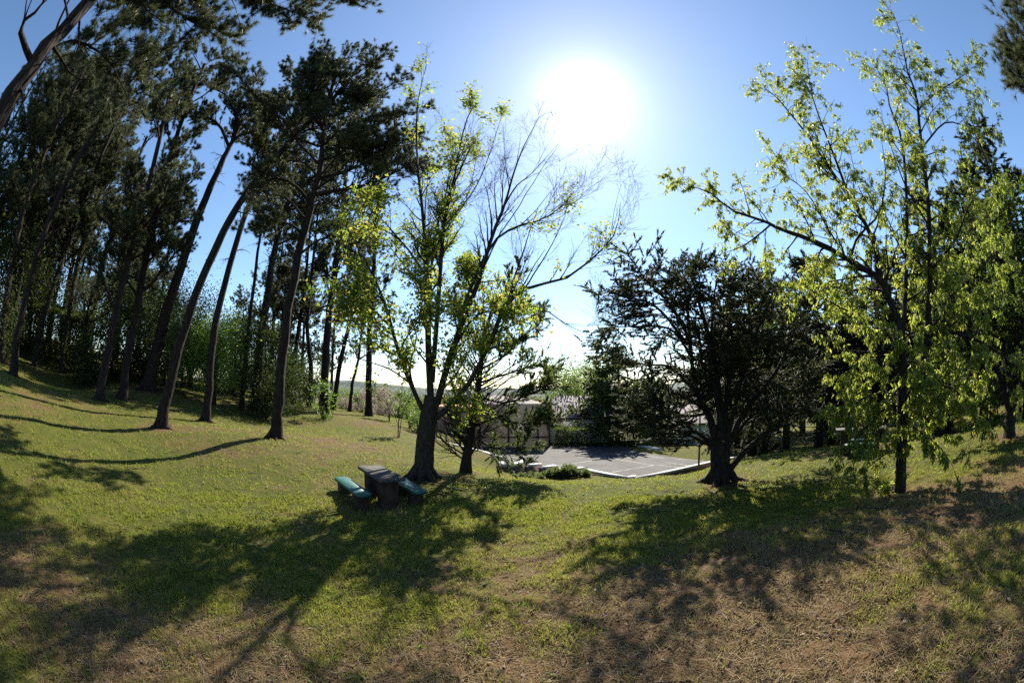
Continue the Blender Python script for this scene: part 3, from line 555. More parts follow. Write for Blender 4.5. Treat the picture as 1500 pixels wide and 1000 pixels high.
# ---- drooping light-green tree on the right
b = at(1317, 731, 7.5); root = thing('box_elder_tree', 'tall open tree with drooping bright yellow green leaves and leafy suckers on its trunk', 'tree', [*b[:2], gz(*b[:2])])
wa, lf = Acc(), Acc(); d = 7.5
tr = pl([(1317, 735), (1319, 700), (1321, 651), (1321, 586), (1321, 520), (1318, 475)], .12, .085, d, k=16); tubes(wa, *trunk_flare(*tr, 1.35), 12, rough=.12)
L = [pl([(1318, 478), (1298, 427), (1285, 406), (1242, 380), (1200, 356), (1144, 336), (1120, 324), (1072, 308), (1040, 282), (1000, 270)], .07, .005, d, d - .5, 18),
     pl([(1290, 410), (1280, 356), (1256, 308), (1224, 260), (1208, 236), (1184, 200), (1152, 160), (1134, 140), (1102, 116)], .055, .004, d, d + .5, 16),
     pl([(1244, 290), (1220, 224), (1200, 172), (1188, 132), (1182, 88)], .03, .004, d + .2, d + .3),
     pl([(1246, 380), (1256, 348), (1288, 312), (1297, 255), (1290, 200)], .03, .004, d - .1, d - .6),
     pl([(1321, 490), (1324, 466), (1327, 400), (1328, 304), (1320, 200), (1304, 160), (1296, 120), (1276, 90)], .06, .004, d, d + .7, 16),
     pl([(1322, 600), (1349, 543), (1358, 479), (1362, 384), (1362, 360), (1356, 260), (1348, 200), (1342, 140), (1328, 100), (1316, 40), (1303, 10)], .08, .004, d, d + .2, 20),
     pl([(1352, 215), (1384, 180), (1420, 186), (1458, 184)], .02, .004, d + .2, d - .3), pl([(1346, 160), (1372, 136), (1404, 116), (1426, 98)], .02, .004, d + .2, d + .4),
     pl([(1358, 483), (1401, 488), (1453, 509), (1490, 540)], .04, .005, d, d - .6), pl([(1321, 560), (1293, 600), (1263, 630), (1245, 660)], .02, .005, d, d - .9),
     pl([(1321, 540), (1290, 520), (1250, 540), (1218, 560)], .02, .004, d, d - .8), pl([(1130, 328), (1110, 345), (1085, 362), (1055, 372)], .02, .004, d - .4, d - .7),
     pl([(1360, 400), (1400, 350), (1420, 300), (1450, 265)], .03, .005, d, d + .3), pl([(1321, 520), (1290, 480), (1230, 450), (1180, 420)], .03, .005, d, d - 1.0),
     pl([(1340, 560), (1370, 560), (1410, 580), (1440, 620)], .025, .005, d, d - .9), pl([(1350, 540), (1380, 450), (1430, 400), (1470, 350)], .04, .005, d, d + .9),
     pl([(1318, 480), (1270, 430), (1220, 420), (1150, 390)], .03, .005, d, d + .9), pl([(1240, 380), (1210, 330), (1180, 280), (1140, 250)], .02, .004, d - .2, d - .9),
     pl([(1360, 330), (1330, 280), (1310, 230), (1290, 170)], .02, .004, d + .1, d - .8), pl([(1328, 380), (1300, 330), (1260, 280), (1240, 200)], .025, .004, d + .2, d + 1.1)]
for p, r in L: tubes(wa, p, r, 7, rough=.08)
A = res(L); s1 = spawn(*A, 430, (.12, 1), (.4, 1.2), (30, 70), .12, -.03, 6, .13, .5, rmin=.003); s2 = spawn(*s1, 2700, (.25, 1), (.2, .5), (25, 65), -.1, -.08, 4, .15, .6, rmin=.0025)
wood(wa, (s1, s2), (4, 3)); P, D = points_on(s2[0], 15500, (.25, 1))
hang = nrm(D * .5 + np.array([0, 0, -.6]))
# compound leaves: a few leaflets from each stalk end
q = np.repeat(P, 4, 0); leaves(lf, q + rng.normal(size=q.shape) * .018, np.repeat(hang, 4, 0), (.045, .09), .36, .55, 1, .3, .6, tint=np.repeat(rng.random(len(P)), 4))
T1 = (tr[0][None, 6:], tr[1][None, 6:]); g1 = spawn(*T1, 22, (0, 1), (1.0, 2.1), (60, 95), .22, -.12, 7, .1, .2, rmax=.014); g2 = spawn(*g1, 120, (.25, 1), (.2, .6), (30, 65), -.1, -.1, 4, .15, .6); wood(wa, (g1, g2), (5, 3))
low = res([L[9], L[10], L[14]]); m1 = spawn(*low, 26, (.2, 1), (.2, .5), (30, 70), 0, -.06, 4, .15, .6); m1 = stack([resample(p, r, 4) for p, r in zip(m1[0], m1[1])] + [resample(p, r, 4) for p, r in zip(g2[0], g2[1])]); wood(wa, (m1,), (3,)); P, D = points_on(m1[0], 2100, (.2, 1)); q = np.repeat(P, 4, 0)
leaves(lf, q + rng.normal(size=q.shape) * .02, np.repeat(nrm(D * .5 - [0, 0, .6]), 4, 0), (.07, .125), .36, .6, 1, .3, .55, tint=np.repeat(rng.random(len(P)), 4))
# suckers hanging down the trunk
T1 = (tr[0][None, 3:], tr[1][None, 3:]); m1 = spawn(*T1, 26, (0, .9), (.18, .42), (50, 90), -.1, -.12, 4, .15, .1, rmax=.006); wood(wa, (m1,), (3,)); P, D = points_on(m1[0], 300, (.4, 1)); q = np.repeat(P, 4, 0)
leaves(lf, q + rng.normal(size=q.shape) * .02, np.repeat(nrm(D * .4 - [0, 0, .7]), 4, 0), (.07, .125), .36, .6, 1, .3, .5, tint=np.repeat(rng.random(len(P)), 4))
c = at(1300, 716, 7.35); P = c + rng.normal(size=(40, 3)) * [.07, .07, .05]; q = np.repeat(P, 4, 0); leaves(lf, q, np.repeat(nrm(rng.normal(size=(40, 3)) - [0, 0, .2]), 4, 0), (.07, .12), .36, .4, 1, .3, .5)
tubes(wa, *pl([(1317, 728), (1308, 720), (1300, 716)], .008, .004, 7.45, 7.35, 5), 4)
part(wa, 'trunk', M['dark_bark'], root, True); part(lf, 'crown', M['elder'], root)

# ---- short-trunked dark tree at the far right
b = at(1479, 643, 11); root = thing('broadleaf_tree', 'dark green broadleaf tree with thick short forking trunk at right edge of lawn', 'tree', [*b[:2], gz(*b[:2])])
wa, lf = Acc(), Acc(); d = 11
tr = pl([(1478, 648), (1479, 620), (1481, 600)], .21, .17, d, k=8); tubes(wa, *trunk_flare(*tr, 1.4), 12, rough=.15)
L = [pl([(1480, 606), (1468, 570), (1446, 543), (1420, 505), (1400, 460), (1395, 400)], .11, .01, d, d - .4, 12), pl([(1482, 606), (1490, 565), (1505, 530), (1530, 480), (1540, 400)], .12, .01, d, d, 12), pl([(1481, 600), (1478, 550), (1465, 480), (1462, 400), (1450, 300)], .12, .01, d, d + .6, 12),
     pl([(1478, 632), (1462, 615), (1445, 600), (1420, 590)], .05, .01, d, d - .8), pl([(1480, 600), (1450, 560), (1400, 550), (1365, 520)], .07, .01, d, d - 1.4, 12), pl([(1482, 600), (1500, 560), (1490, 480), (1490, 380), (1480, 300)], .08, .01, d, d - 1, 12),
     pl([(1470, 560), (1430, 480), (1420, 400), (1425, 310)], .08, .01, d, d + 1.6, 12), pl([(1481, 596), (1510, 540), (1560, 520), (1600, 500)], .08, .01, d, d - 1.2, 12), pl([(1480, 590), (1440, 520), (1385, 480), (1360, 440)], .06, .01, d, d + .6, 12)]
for p, r in L: tubes(wa, p, r, 7, rough=.1)
A = res(L); s1 = spawn(*A, 300, (.25, 1), (.6, 1.6), (30, 65), .18, .0, 6, .13, .5); s2 = spawn(*s1, 2000, (.2, 1), (.25, .6), (25, 60), .0, -.04, 4, .15, .6); wood(wa, (s1, s2), (4, 3))
P, D = points_on(s2[0], 21000, (.2, 1)); leaves(lf, P, D, (.08, .14), .5, .5, 2, .3, .7); part(wa, 'trunk', M['dark_bark'], root, True); part(lf, 'crown', M['dark_leaf'], root)

# ---- pines on the left bank
def pine(name, label, pts, dist, r0, r1, crown=(.5, 1), limbs=16, Ll=(1.6, 3.6), extra=(), nt=2600, ivy=0, group=None, needles=13, bias=None, up=.3, dead=5, d1=None, cat='pine tree', flare=1.4):
    b = at(*pts[0], dist); root = thing(name, label, cat, [*b[:2], gz(*b[:2])], group)
    wa, lf = Acc(), Acc(); tr = pl(pts, r0, r1, dist, d1, 24); tr[0][:, 0:2] += rng.normal(size=(24, 2)) * .022
    shift = gz(*tr[0][0, :2]) - tr[0][0, 2]; tr[0][0, 2] += min(0, shift)
    tubes(wa, *trunk_flare(*tr, flare), 11, rough=.12)
    if dist < 25: roots(wa, at(*pts[0], dist), r0 * 1.1, 6)
    T = (tr[0][None], tr[1][None]); l1 = spawn(*T, limbs, crown, Ll, (45, 82), up, .05, 8, .14, .5, rmax=.09, fall=.35, bias=bias)
    ex = [pl(*e) for e in extra]
    for p, r in ex: tubes(wa, p, r, 7, rough=.1)
    if ex: e = stack([resample(p, r, 8) for p, r in ex]); l1 = (np.concatenate([l1[0], e[0], e[0]]), np.concatenate([l1[1], e[1], e[1]]))
    l2 = spawn(*l1, limbs * 13 + 45 * len(ex), (.3, 1), (.6, 1.7), (25, 65), .25, .07, 6, .14, .5); l3 = spawn(*l2, limbs * 85 + 260 * len(ex), (.35, 1), (.2, .6), (20, 55), .25, .08, 4, .14, .6, rmin=.004)
    wood(wa, (l1, l2, l3), (6, 4, 3))
    if dead:
        dd = spawn(*T, dead, (max(.25, crown[0] - .25), crown[0]), (.5, 1.8), (60, 95), .0, -.02, 6, .2, .25, rmax=.03); d2 = spawn(*dd, dead * 4, (.3, 1), (.2, .6), (30, 60), 0, 0, 4, .2, .6, rmin=.004); wood(wa, (dd, d2), (4, 3))
    P, D = points_on(l3[0], int(nt * 2.6), (.4, 1)); D = nrm(D + [0, 0, .2]); tufts(lf, P, D, needles + 5, (.09, .19), .0065)
    part(wa, 'trunk', M['pine_bark'], root, True); part(lf, 'crown', M['pine'], root)
    if ivy:
        iv = Acc(); P, D = points_on(tr[0][None], ivy, (0, .62)); q = P + nrm(rng.normal(size=P.shape)) * (r0 * rng.uniform(.7, 1.5, (len(P), 1))); leaves(iv, q, rng.normal(size=q.shape), (.06, .12), .8, .5, 1, .2, .8)
        part(iv, 'ivy', M['ivy'], root)
    return root
G = 'pines on the left bank'
pine('pine_tree', 'tallest leaning pine sweeping right to the top, its grey base lowest in the left lawn', [(235, 629), (250, 560), (268, 490), (300, 400), (330, 335), (355, 290), (400, 235), (440, 190), (475, 160), (505, 125), (530, 95)], 15, .2, .07, (.66, 1), 22, (1.8, 3.6),
     [([(440, 190), (400, 165), (360, 125), (335, 95)], .06, .01, 15, 15.6, 8), ([(455, 175), (500, 165), (545, 140), (590, 115)], .07, .01, 15, 14, 8), ([(430, 200), (470, 215), (520, 215), (580, 190)], .06, .01, 15, 14.2, 8), ([(475, 160), (470, 125), (490, 95), (520, 80)], .05, .01, 15, 15.5, 8)], 6000, group=G)
pine('pine_tree', 'slim curved pine close beside and right of the long leaning pine', [(301, 620), (305, 580), (310, 520), (318, 460), (340, 380), (360, 310), (378, 265), (405, 215), (430, 170), (445, 130)], 19, .2, .08, (.6, 1), 20, (1.7, 3.8), (), 5200, group=G)
pine('pine_tree', 'straight reddish barked pine standing alone on open grass, nearest left of the picnic table', [(403, 644), (407, 600), (410, 560), (416, 500), (432, 400), (450, 320), (462, 275), (470, 235), (474, 190), (480, 150), (492, 110)], 14.5, .2, .07, (.58, 1), 20, (1.6, 3.3),
     [([(460, 285), (500, 278), (540, 270), (580, 252), (612, 232)], .085, .01, 14.5, 13.8, 10), ([(466, 262), (510, 250), (560, 225), (604, 200)], .08, .01, 14.5, 14.8, 10), ([(458, 300), (430, 270), (400, 262), (380, 275)], .06, .01, 14.5, 14.0, 8), ([(472, 215), (500, 190), (540, 185), (600, 165)], .06, .01, 14.5, 13.2, 8), ([(470, 235), (520, 225), (570, 235), (630, 260)], .06, .01, 14.5, 15.5, 8), ([(474, 190), (455, 160), (450, 125), (455, 95)], .05, .01, 14.5, 14.2, 8), ([(446, 345), (425, 328), (400, 328), (372, 345)], .05, .01, 14.5, 14.0, 8), ([(440, 372), (470, 350), (500, 348), (530, 360)], .05, .01, 14.5, 15.5, 8), ([(450, 325), (425, 295), (400, 285), (365, 290)], .05, .01, 14.5, 15.8, 8)], 7500, group=G)
pine('pine_tree', 'thick trunked pine with bare forked dead branch under its crown, deep in left shade', [(216, 572), (235, 490), (262, 400), (290, 320), (318, 252), (338, 212), (352, 180)], 24, .38, .12, (.86, 1), 9, (2.2, 4.2),
     [([(335, 215), (322, 185), (300, 170), (275, 165)], .12, .02, 24, 24, 8), ([(335, 215), (352, 198), (382, 190), (400, 185)], .12, .02, 24, 23, 8), ([(340, 205), (345, 170), (330, 140), (310, 130)], .1, .02, 24, 25, 8), ([(344, 200), (370, 170), (375, 145)], .1, .02, 24, 25, 8)], 5200, group=G, dead=9)
pine('pine_tree', 'very thin bare pine stem with arching top next to an ivy clad trunk', [(353, 602), (358, 540), (364, 480), (374, 400), (382, 330), (376, 300), (362, 280)], 26, .16, .04, (.75, 1), 7, (.8, 1.8), (), 700, group=G, dead=10)
pine('pine_tree', 'thick ivy clad pine behind the very thin stem, broken forked top', [(373, 600), (378, 540), (392, 430), (404, 360), (418, 305), (440, 275), (468, 262)], 27, .32, .1, (.45, 1), 26, (2.0, 4.6), (), 5600, 2600, group=G)
pine('pine_tree', 'dark thick pine right of the two shaded left trunks with dense hanging crown', [(178, 584), (188, 520), (200, 460), (215, 370), (235, 280), (258, 205), (280, 140), (300, 95)], 21, .24, .1, (.3, 1), 26, (2.0, 4.2), (), 6500, group=G, up=.1)
pine('pine_tree', 'pale lit trunk pine in shade, left of the dark thick pine', [(147, 578), (155, 530), (166, 480), (190, 370), (215, 280), (235, 200), (250, 130)], 19.5, .22, .1, (.32, 1), 24, (1.8, 4.0), (), 6500, group=G, up=.1)
pine('pine_tree', 'big near pine with rough bark slanting across the top left corner', [(-150, 800), (-120, 560), (-70, 330), (0, 168), (48, 95), (130, 2), (200, -70), (270, -130)], 5.4, .19, .1, (.72, 1), 24, (1.8, 4.0),
     [([(130, 2), (200, -20), (270, 25), (330, 60)], .05, .008, 5.4, 7, 10), ([(160, -30), (260, -30), (380, 0), (460, 30)], .06, .008, 5.4, 8.5, 12), ([(200, -70), (320, -60), (440, -20), (540, 0)], .06, .008, 5.5, 9, 12), ([(48, 95), (30, 40), (60, 10), (80, -40)], .05, .01, 5.4, 4.8, 8), ([(60, 80), (110, 60), (160, 90), (190, 150)], .03, .006, 5.4, 6.5, 8)], 6500, group=G, flare=1.5)
for lb, pts, dd, rr, nn, iv in [('ivy clad pine with pale lit base, leftmost against the dark hedge wall', [(50, 537), (62, 470), (85, 400), (110, 330), (140, 250), (165, 190), (190, 140)], 26, .2, 4200, 1500),
                   ('slim ivy clad pine with pale lit base in front of the hedge wall', [(90, 543), (97, 480), (112, 400), (135, 320), (160, 250), (185, 190)], 26.5, .18, 3000, 1500),
                   ('short ivy covered dead stump trunk between hedge wall and shaded pines', [(124, 548), (126, 520), (124, 492), (126, 470), (132, 440)], 26, .18, 200, 900),
                   ('forked ivy covered pine against blue gap of sky at left', [(130, 500), (143, 420), (155, 370), (172, 320), (190, 270), (215, 200)], 31, .28, 3400, 2200),
                   ('slender leaning pine in the left sky gap, thicker one of the close pair', [(92, 500), (105, 420), (122, 350), (140, 300), (158, 250), (172, 200)], 33, .18, 1800, 900),
                   ('slender leaning pine in the left sky gap, thinner one of the close pair', [(100, 500), (112, 430), (130, 360), (148, 310), (165, 262), (182, 215)], 34, .14, 1500, 900),
                   ('dark pine trunk at the left edge above the shaded bank', [(2, 520), (12, 420), (30, 330), (55, 250), (85, 180), (120, 110)], 24, .22, 5200, 0),
                   ('dark pine leaning behind the near slanting trunk, upper left', [(20, 520), (40, 430), (62, 350), (95, 270), (140, 190), (185, 120), (230, 60)], 21, .2, 5200, 0)]:
    pine('pine_tree', lb, pts, dd, rr, rr * .4, (.4, 1) if nn > 1000 else (.7, 1), 22 if nn > 4000 else 14, (1.6, 3.8), (), nn, iv, group=G, needles=11, up=.1)
for lb, pts, dd, rr, nn in [('dark leaning pine with leafy seedling at its foot, behind the open grass', [(473, 604), (476, 550), (480, 480), (490, 400), (500, 320), (505, 270), (508, 225)], 31, .34, 7500), ('straight pine alone at far edge of the grass, left of maple', [(540, 609), (540, 560), (541, 500), (545, 440), (548, 380), (552, 320), (556, 255)], 35, .3, 7000),
                   ('slim pine between two dark pines far behind the grass', [(512, 602), (517, 560), (526, 520), (532, 470), (540, 420)], 37, .16, 1300), ('twin slim pine left of the leaning far pine', [(452, 600), (455, 540), (450, 480), (455, 420), (462, 350), (468, 290)], 34, .22, 5500),
                   ('slim far pine leaning right behind the leafy seedling', [(487, 600), (497, 540), (510, 480), (520, 420), (528, 350), (534, 290)], 36, .22, 5500), ('far pine right of the reddish barked pine', [(428, 592), (432, 530), (438, 480), (446, 420), (452, 360), (458, 300)], 36, .24, 6500)]:
    pine('pine_tree', lb, pts, dd, rr, rr * .35, (.42, 1), 24 if nn > 5000 else 15, (2.0, 4.8) if nn > 5000 else (1.6, 3.8), (), nn, 0, group='far pines behind the lawn', needles=10, up=.12)
pine('pine_tree', 'dark pine whose branch tip shows in the top right corner of the sky', [(1660, 760), (1660, 600), (1640, 400), (1600, 200), (1560, 60), (1530, -20)], 9, .2, .06, (.6, 1), 16, (1.2, 2.4), (), 2600)
# ================================================================ SHRUBS, HEDGES, BACKGROUND TREES
def clump_cloud(base, size, ncl, nleaf, rel=.32, lift=0.0, shell=.55):
    """leaf positions gathered round clump centres spread through an uneven dome"""
    u = nrm(rng.normal(size=(ncl, 3))); rad = rng.uniform(shell, 1, (ncl, 1)); c = u * rad * np.array(size) / 2; c[:, 2] += size[2] / 2
    w = rng.dirichlet(np.ones(ncl) * 3); k = rng.choice(ncl, nleaf, p=w); s = np.min(size) * rel * rng.uniform(.5, 1, ncl)
    p = c[k] + rng.normal(size=(nleaf, 3)) * (s[k] * .5)[:, None]; p[:, 2] = np.maximum(p[:, 2], .03) + lift
    d = nrm(p - c[k]); return p + base, d, c + base + [0, 0, lift]
def shrub(name, label, cat, base, size, ncl, nleaf, mat, L=(.07, .14), lobes=1, W=.55, bark='dark_bark', lift=0., stem=.04, group=None, kind='leaf', nstem=9):
    base = np.array([base[0], base[1], gz(base[0], base[1])]); root = thing(name, label, cat, base, group); wa, lf = Acc(), Acc()
    p, d, c = clump_cloud(base, size, ncl, nleaf, lift=lift)
    if kind == 'leaf': leaves(lf, p, d, L, W, .3, lobes, .3, .7)
    else: sprays(lf, p, d, 6, L, W)
    for q in c[:nstem]:
        m = base + (q - base) * [.35, .35, .55]; st = base + rng.normal(size=3) * [stem, stem, 0] - [0, 0, .1]
        tubes(wa, *resample([st, m, q], [stem, stem * .7, stem * .2], 6), 5)
    part(wa, 'stem', M[bark], root, True); part(lf, 'foliage', M[mat], root); return root
def bgtree(name, label, cat, base, h, w, ncl, nleaf, mat, r=.18, L=(.12, .2), cb=.3, group=None, bark='dark_bark', lobes=1):
    """broadleaf tree of the background: trunk, limbs to every clump, leaves in clumps"""
    base = np.array([base[0], base[1], gz(base[0], base[1])]); root = thing(name, label, cat, base, group); wa, lf = Acc(), Acc()
    p, d, c = clump_cloud(base, (w, w, h * (1 - cb)), ncl, nleaf, .36, h * cb, .35); leaves(lf, p, d, L, .6, .3, lobes, .3, .8)
    top = base + [rng.normal() * .3, rng.normal() * .3, h * .8]; T = resample([base - [0, 0, .2], base + [0, 0, h * .35], top], [r * 1.3, r, r * .2], 12); tubes(wa, *T, 9, rough=.1)
    for q in c:
        i = min(10, max(2, int((q[2] - base[2]) / h * 8))); s = T[0][i]; tubes(wa, *resample([s, (s + q) / 2 + [0, 0, .15 * h * .1], q], [T[1][i] * .5, r * .22, r * .06], 6), 5)
    part(wa, 'trunk', M[bark], root, True); part(lf, 'crown', M[mat], root); return root
def conifer(name, label, cat, base, h, w, mat, nbr=70, nsp=7000, r=.16, cb=.12, group=None, droop=-.02, L=(.09, .2), sw=.02, pw=.75, bark='dark_bark'):
    base = np.array([base[0], base[1], gz(base[0], base[1])]); root = thing(name, label, cat, base, group); wa, lf = Acc(), Acc()
    T = resample([base - [0, 0, .2], base + [.1 * rng.normal(), .1 * rng.normal(), h * .5], base + [.2 * rng.normal(), .2 * rng.normal(), h]], [r * 1.3, r * .7, .012], 16); tubes(wa, *T, 9, rough=.1)
    tt = rng.uniform(cb, .97, nbr); k = 7; P = np.empty((nbr, k, 3)); Rr = np.empty((nbr, k)); a = rng.uniform(0, 2 * math.pi, nbr)
    ln = w / 2 * (1 - tt) ** pw * rng.uniform(.65, 1.15, nbr) + .15
    u = tt * 15; i = np.minimum(u.astype(int), 14); f = (u - i)[:, None]; P[:, 0] = T[0][i] * (1 - f) + T[0][i + 1] * f
    dirn = np.c_[np.cos(a), np.sin(a), rng.uniform(-.05, .35, nbr)]
    for s in range(1, k):
        dirn = dirn + rng.normal(size=(nbr, 3)) * .08; dirn[:, 2] += droop; dirn = nrm(dirn); P[:, s] = P[:, s - 1] + dirn * (ln / (k - 1))[:, None]
    Rr[:] = (np.clip(r * .35 * (1 - tt), .01, 9))[:, None] * np.linspace(1, .25, k)[None]
    s2 = spawn(P, Rr, nbr * 12, (.2, 1), (.2 + w * .04, .35 + w * .1), (35, 65), .0, .0, 4, .1, .5, flat=.75, rmin=.005); wood(wa, ((P, Rr), s2), (5, 3))
    p, d = points_on(s2[0], nsp, (.1, 1)); sprays(lf, p, d, 6, L, sw)
    part(wa, 'trunk', M[bark], root, True); part(lf, 'crown', M[mat], root); return root

# -- left bank
def hedge(name, label, A, B, th, h, n, mat, L=(.06, .12), top=None):
    A, B = np.asarray(A)[:2], np.asarray(B)[:2]; root = thing(name, label, 'hedge', [*((A + B) / 2), gz(*((A + B) / 2))]); d = (B - A); ln = np.linalg.norm(d); d /= ln; s = np.array([-d[1], d[0]])
    u, v, z = rng.random(n), rng.random(n), rng.random(n); f = rng.integers(0, 4, n); v = np.where(f == 0, 0.02, np.where(f == 1, .98, v)); z = np.where(f >= 2, np.where(rng.random(n) < .7, .98, z), z)
    xy = A + d * (u * ln)[:, None] + s * ((v - .5) * th)[:, None]; b = (fbm(u * ln * 1.3, v * 2 + z * 3, 5) - .5) * .45; g = ground(xy, False)
    p = np.c_[xy, g + z * h * (1 + b * .35)] + np.c_[s * b[:, None], b * 0] + rng.normal(size=(n, 3)) * .06; p[:, 2] = np.maximum(p[:, 2], g + .02); lf = Acc(); leaves(lf, p, nrm(rng.normal(size=(n, 3)) + [0, 0, .5]), L, .6, .1, 1, .3, .6); part(lf, 'foliage', M[mat], root)
    w = Acc(); m = int(ln / .5) + 2
    for t in np.linspace(.02, .98, m):
        q = A + d * ln * t + s * rng.uniform(-.2, .2) * th; z0 = gz(*q)
        for e in range(5):
            tip = np.array([q[0] + rng.normal() * .25, q[1] + rng.normal() * .25, z0 + h * rng.uniform(.7, .95)]); tubes(w, *resample([[q[0], q[1], z0 - .1], [(q[0] + tip[0]) / 2 + rng.normal() * .1, (q[1] + tip[1]) / 2, z0 + h * .4], tip], [.03, .02, .008], 5), 4)
    part(w, 'stem', M['dark_bark'], root, True); return root
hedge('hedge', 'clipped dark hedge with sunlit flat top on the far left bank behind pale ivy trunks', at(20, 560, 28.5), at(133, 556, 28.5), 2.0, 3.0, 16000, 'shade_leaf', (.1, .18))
hedge('hedge', 'long low dark hedge along far side of the court before the pale green house', at(812, 655, 37.3), at(948, 655, 37.6), 1.3, 1.75, 15000, 'dark_leaf', (.07, .13))
GS = 'shrubs under the pines on the left'
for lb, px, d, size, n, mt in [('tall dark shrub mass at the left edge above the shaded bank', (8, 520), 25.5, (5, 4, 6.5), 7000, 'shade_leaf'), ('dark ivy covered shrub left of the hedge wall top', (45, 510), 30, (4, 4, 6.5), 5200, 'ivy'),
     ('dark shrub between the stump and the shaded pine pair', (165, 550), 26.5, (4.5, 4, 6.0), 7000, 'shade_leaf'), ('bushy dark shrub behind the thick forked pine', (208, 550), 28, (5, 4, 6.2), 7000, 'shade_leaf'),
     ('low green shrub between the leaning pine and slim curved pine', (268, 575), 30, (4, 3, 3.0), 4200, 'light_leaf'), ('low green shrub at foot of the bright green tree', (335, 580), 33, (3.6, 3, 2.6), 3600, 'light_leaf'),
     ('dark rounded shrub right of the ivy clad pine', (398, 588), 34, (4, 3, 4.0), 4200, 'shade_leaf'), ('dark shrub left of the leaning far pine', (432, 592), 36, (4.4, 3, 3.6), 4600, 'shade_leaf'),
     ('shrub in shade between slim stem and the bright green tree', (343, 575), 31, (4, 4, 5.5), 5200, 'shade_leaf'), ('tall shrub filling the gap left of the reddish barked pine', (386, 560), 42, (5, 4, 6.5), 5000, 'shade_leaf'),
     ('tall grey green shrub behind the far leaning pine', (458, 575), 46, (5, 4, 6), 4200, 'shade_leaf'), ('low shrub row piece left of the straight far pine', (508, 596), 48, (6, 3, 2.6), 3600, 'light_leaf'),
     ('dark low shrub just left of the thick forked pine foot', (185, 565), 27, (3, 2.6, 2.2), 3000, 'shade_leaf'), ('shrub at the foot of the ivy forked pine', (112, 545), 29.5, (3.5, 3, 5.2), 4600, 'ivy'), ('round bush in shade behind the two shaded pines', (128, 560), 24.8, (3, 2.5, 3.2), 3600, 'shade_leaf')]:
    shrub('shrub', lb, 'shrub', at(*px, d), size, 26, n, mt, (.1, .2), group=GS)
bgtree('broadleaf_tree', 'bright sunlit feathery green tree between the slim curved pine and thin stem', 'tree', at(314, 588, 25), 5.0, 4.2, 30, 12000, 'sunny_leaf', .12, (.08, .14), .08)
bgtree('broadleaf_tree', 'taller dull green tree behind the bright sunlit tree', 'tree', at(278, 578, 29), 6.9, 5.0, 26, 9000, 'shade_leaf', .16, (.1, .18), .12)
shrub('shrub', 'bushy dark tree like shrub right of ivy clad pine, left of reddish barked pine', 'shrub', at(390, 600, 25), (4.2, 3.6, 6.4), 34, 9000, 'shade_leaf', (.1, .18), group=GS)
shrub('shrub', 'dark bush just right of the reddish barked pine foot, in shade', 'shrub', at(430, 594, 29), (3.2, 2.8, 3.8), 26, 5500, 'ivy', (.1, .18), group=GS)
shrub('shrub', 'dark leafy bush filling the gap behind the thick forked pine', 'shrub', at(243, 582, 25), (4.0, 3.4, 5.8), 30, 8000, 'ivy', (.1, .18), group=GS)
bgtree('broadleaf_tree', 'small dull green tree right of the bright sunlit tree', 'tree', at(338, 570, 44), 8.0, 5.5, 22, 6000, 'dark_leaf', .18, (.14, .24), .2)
shrub('rusty_shrub', 'small rusty orange leaved shrub far behind the twin slim pines', 'shrub', at(447, 572, 50), (1.4, 1.2, 2.6), 8, 700, 'rust_leaf', (.12, .2))
# leafy seedling, sapling, blossom bushes
shrub('seedling_tree', 'young leaning seedling with big pale green leaves at foot of far leaning pine', 'seedling', at(474, 607, 27), (1.9, 1.3, 2.3), 14, 380, 'light_leaf', (.13, .22), lobes=2, stem=.03)
b = at(583, 641, 22); root = thing('sapling', 'slender twin stemmed sapling with sparse grey green leaves, left of the maple trunk', 'sapling', [*b[:2], gz(*b[:2])]); wa, lf = Acc(), Acc()
Ls = [pl([(583, 641), (584, 615), (586, 590), (590, 562)], .035, .006, 22, 22, 10), pl([(585, 641), (588, 615), (594, 595), (604, 578)], .03, .006, 22, 22.3, 10), pl([(584, 625), (577, 605), (570, 590)], .015, .005, 22, 21.8, 10)]
for p, r in Ls: tubes(wa, p, r, 6)
s1 = spawn(*stack(Ls), 46, (.3, 1), (.3, .8), (35, 65), .15, .03, 5, .12, .5); s2 = spawn(*s1, 130, (.3, 1), (.15, .35), (30, 60), 0, 0, 3, .12, .6); wood(wa, (s1, s2), (4, 3)); P, D = points_on(s2[0], 800); leaves(lf, P, D, (.08, .15), .5, .4, 1, .3, .7)
part(wa, 'trunk', M['twig'], root, True); part(lf, 'crown', M['light_leaf'], root)
bgtree('blossom_tree', 'small round pink blossom tree left of the slender sapling', 'tree', at(570, 615, 33), 2.5, 2.6, 16, 2600, 'blossom', .05, (.07, .13), .25, bark='twig')
shrub('blossom_shrub', 'low pink blossom shrub behind the straight far pine', 'shrub', at(528, 603, 40), (4.5, 2.5, 1.9), 18, 2200, 'blossom', (.09, .16))
shrub('blossom_shrub', 'pale pink blossom shrub farther back between pine and sapling', 'shrub', at(556, 603, 43), (3.0, 2.5, 1.7), 14, 1500, 'blossom', (.09, .16))
for k, (px, d, size) in enumerate([((600, 625), 30, (2.4, 2, 1.9)), ((612, 634), 27.5, (1.3, 1.1, 1.3))]):
    shrub('shrub', ['round low shrub between sapling and maple trunk', 'little bush touching the maple trunk outline on its left'][k], 'shrub', at(*px, d), size, 10, 1500, 'light_leaf', (.07, .13), group=None)
DW = 'trees of the far valley seen between trunks'
t0 = bgtree('valley_tree', 'dark distant tree of the valley seen between the trunks, in front of hills', 'tree', at(560, 590, 75), 8.5, 6, 16, 2600, 'dark_leaf', .2, (.25, .45), .1, DW)
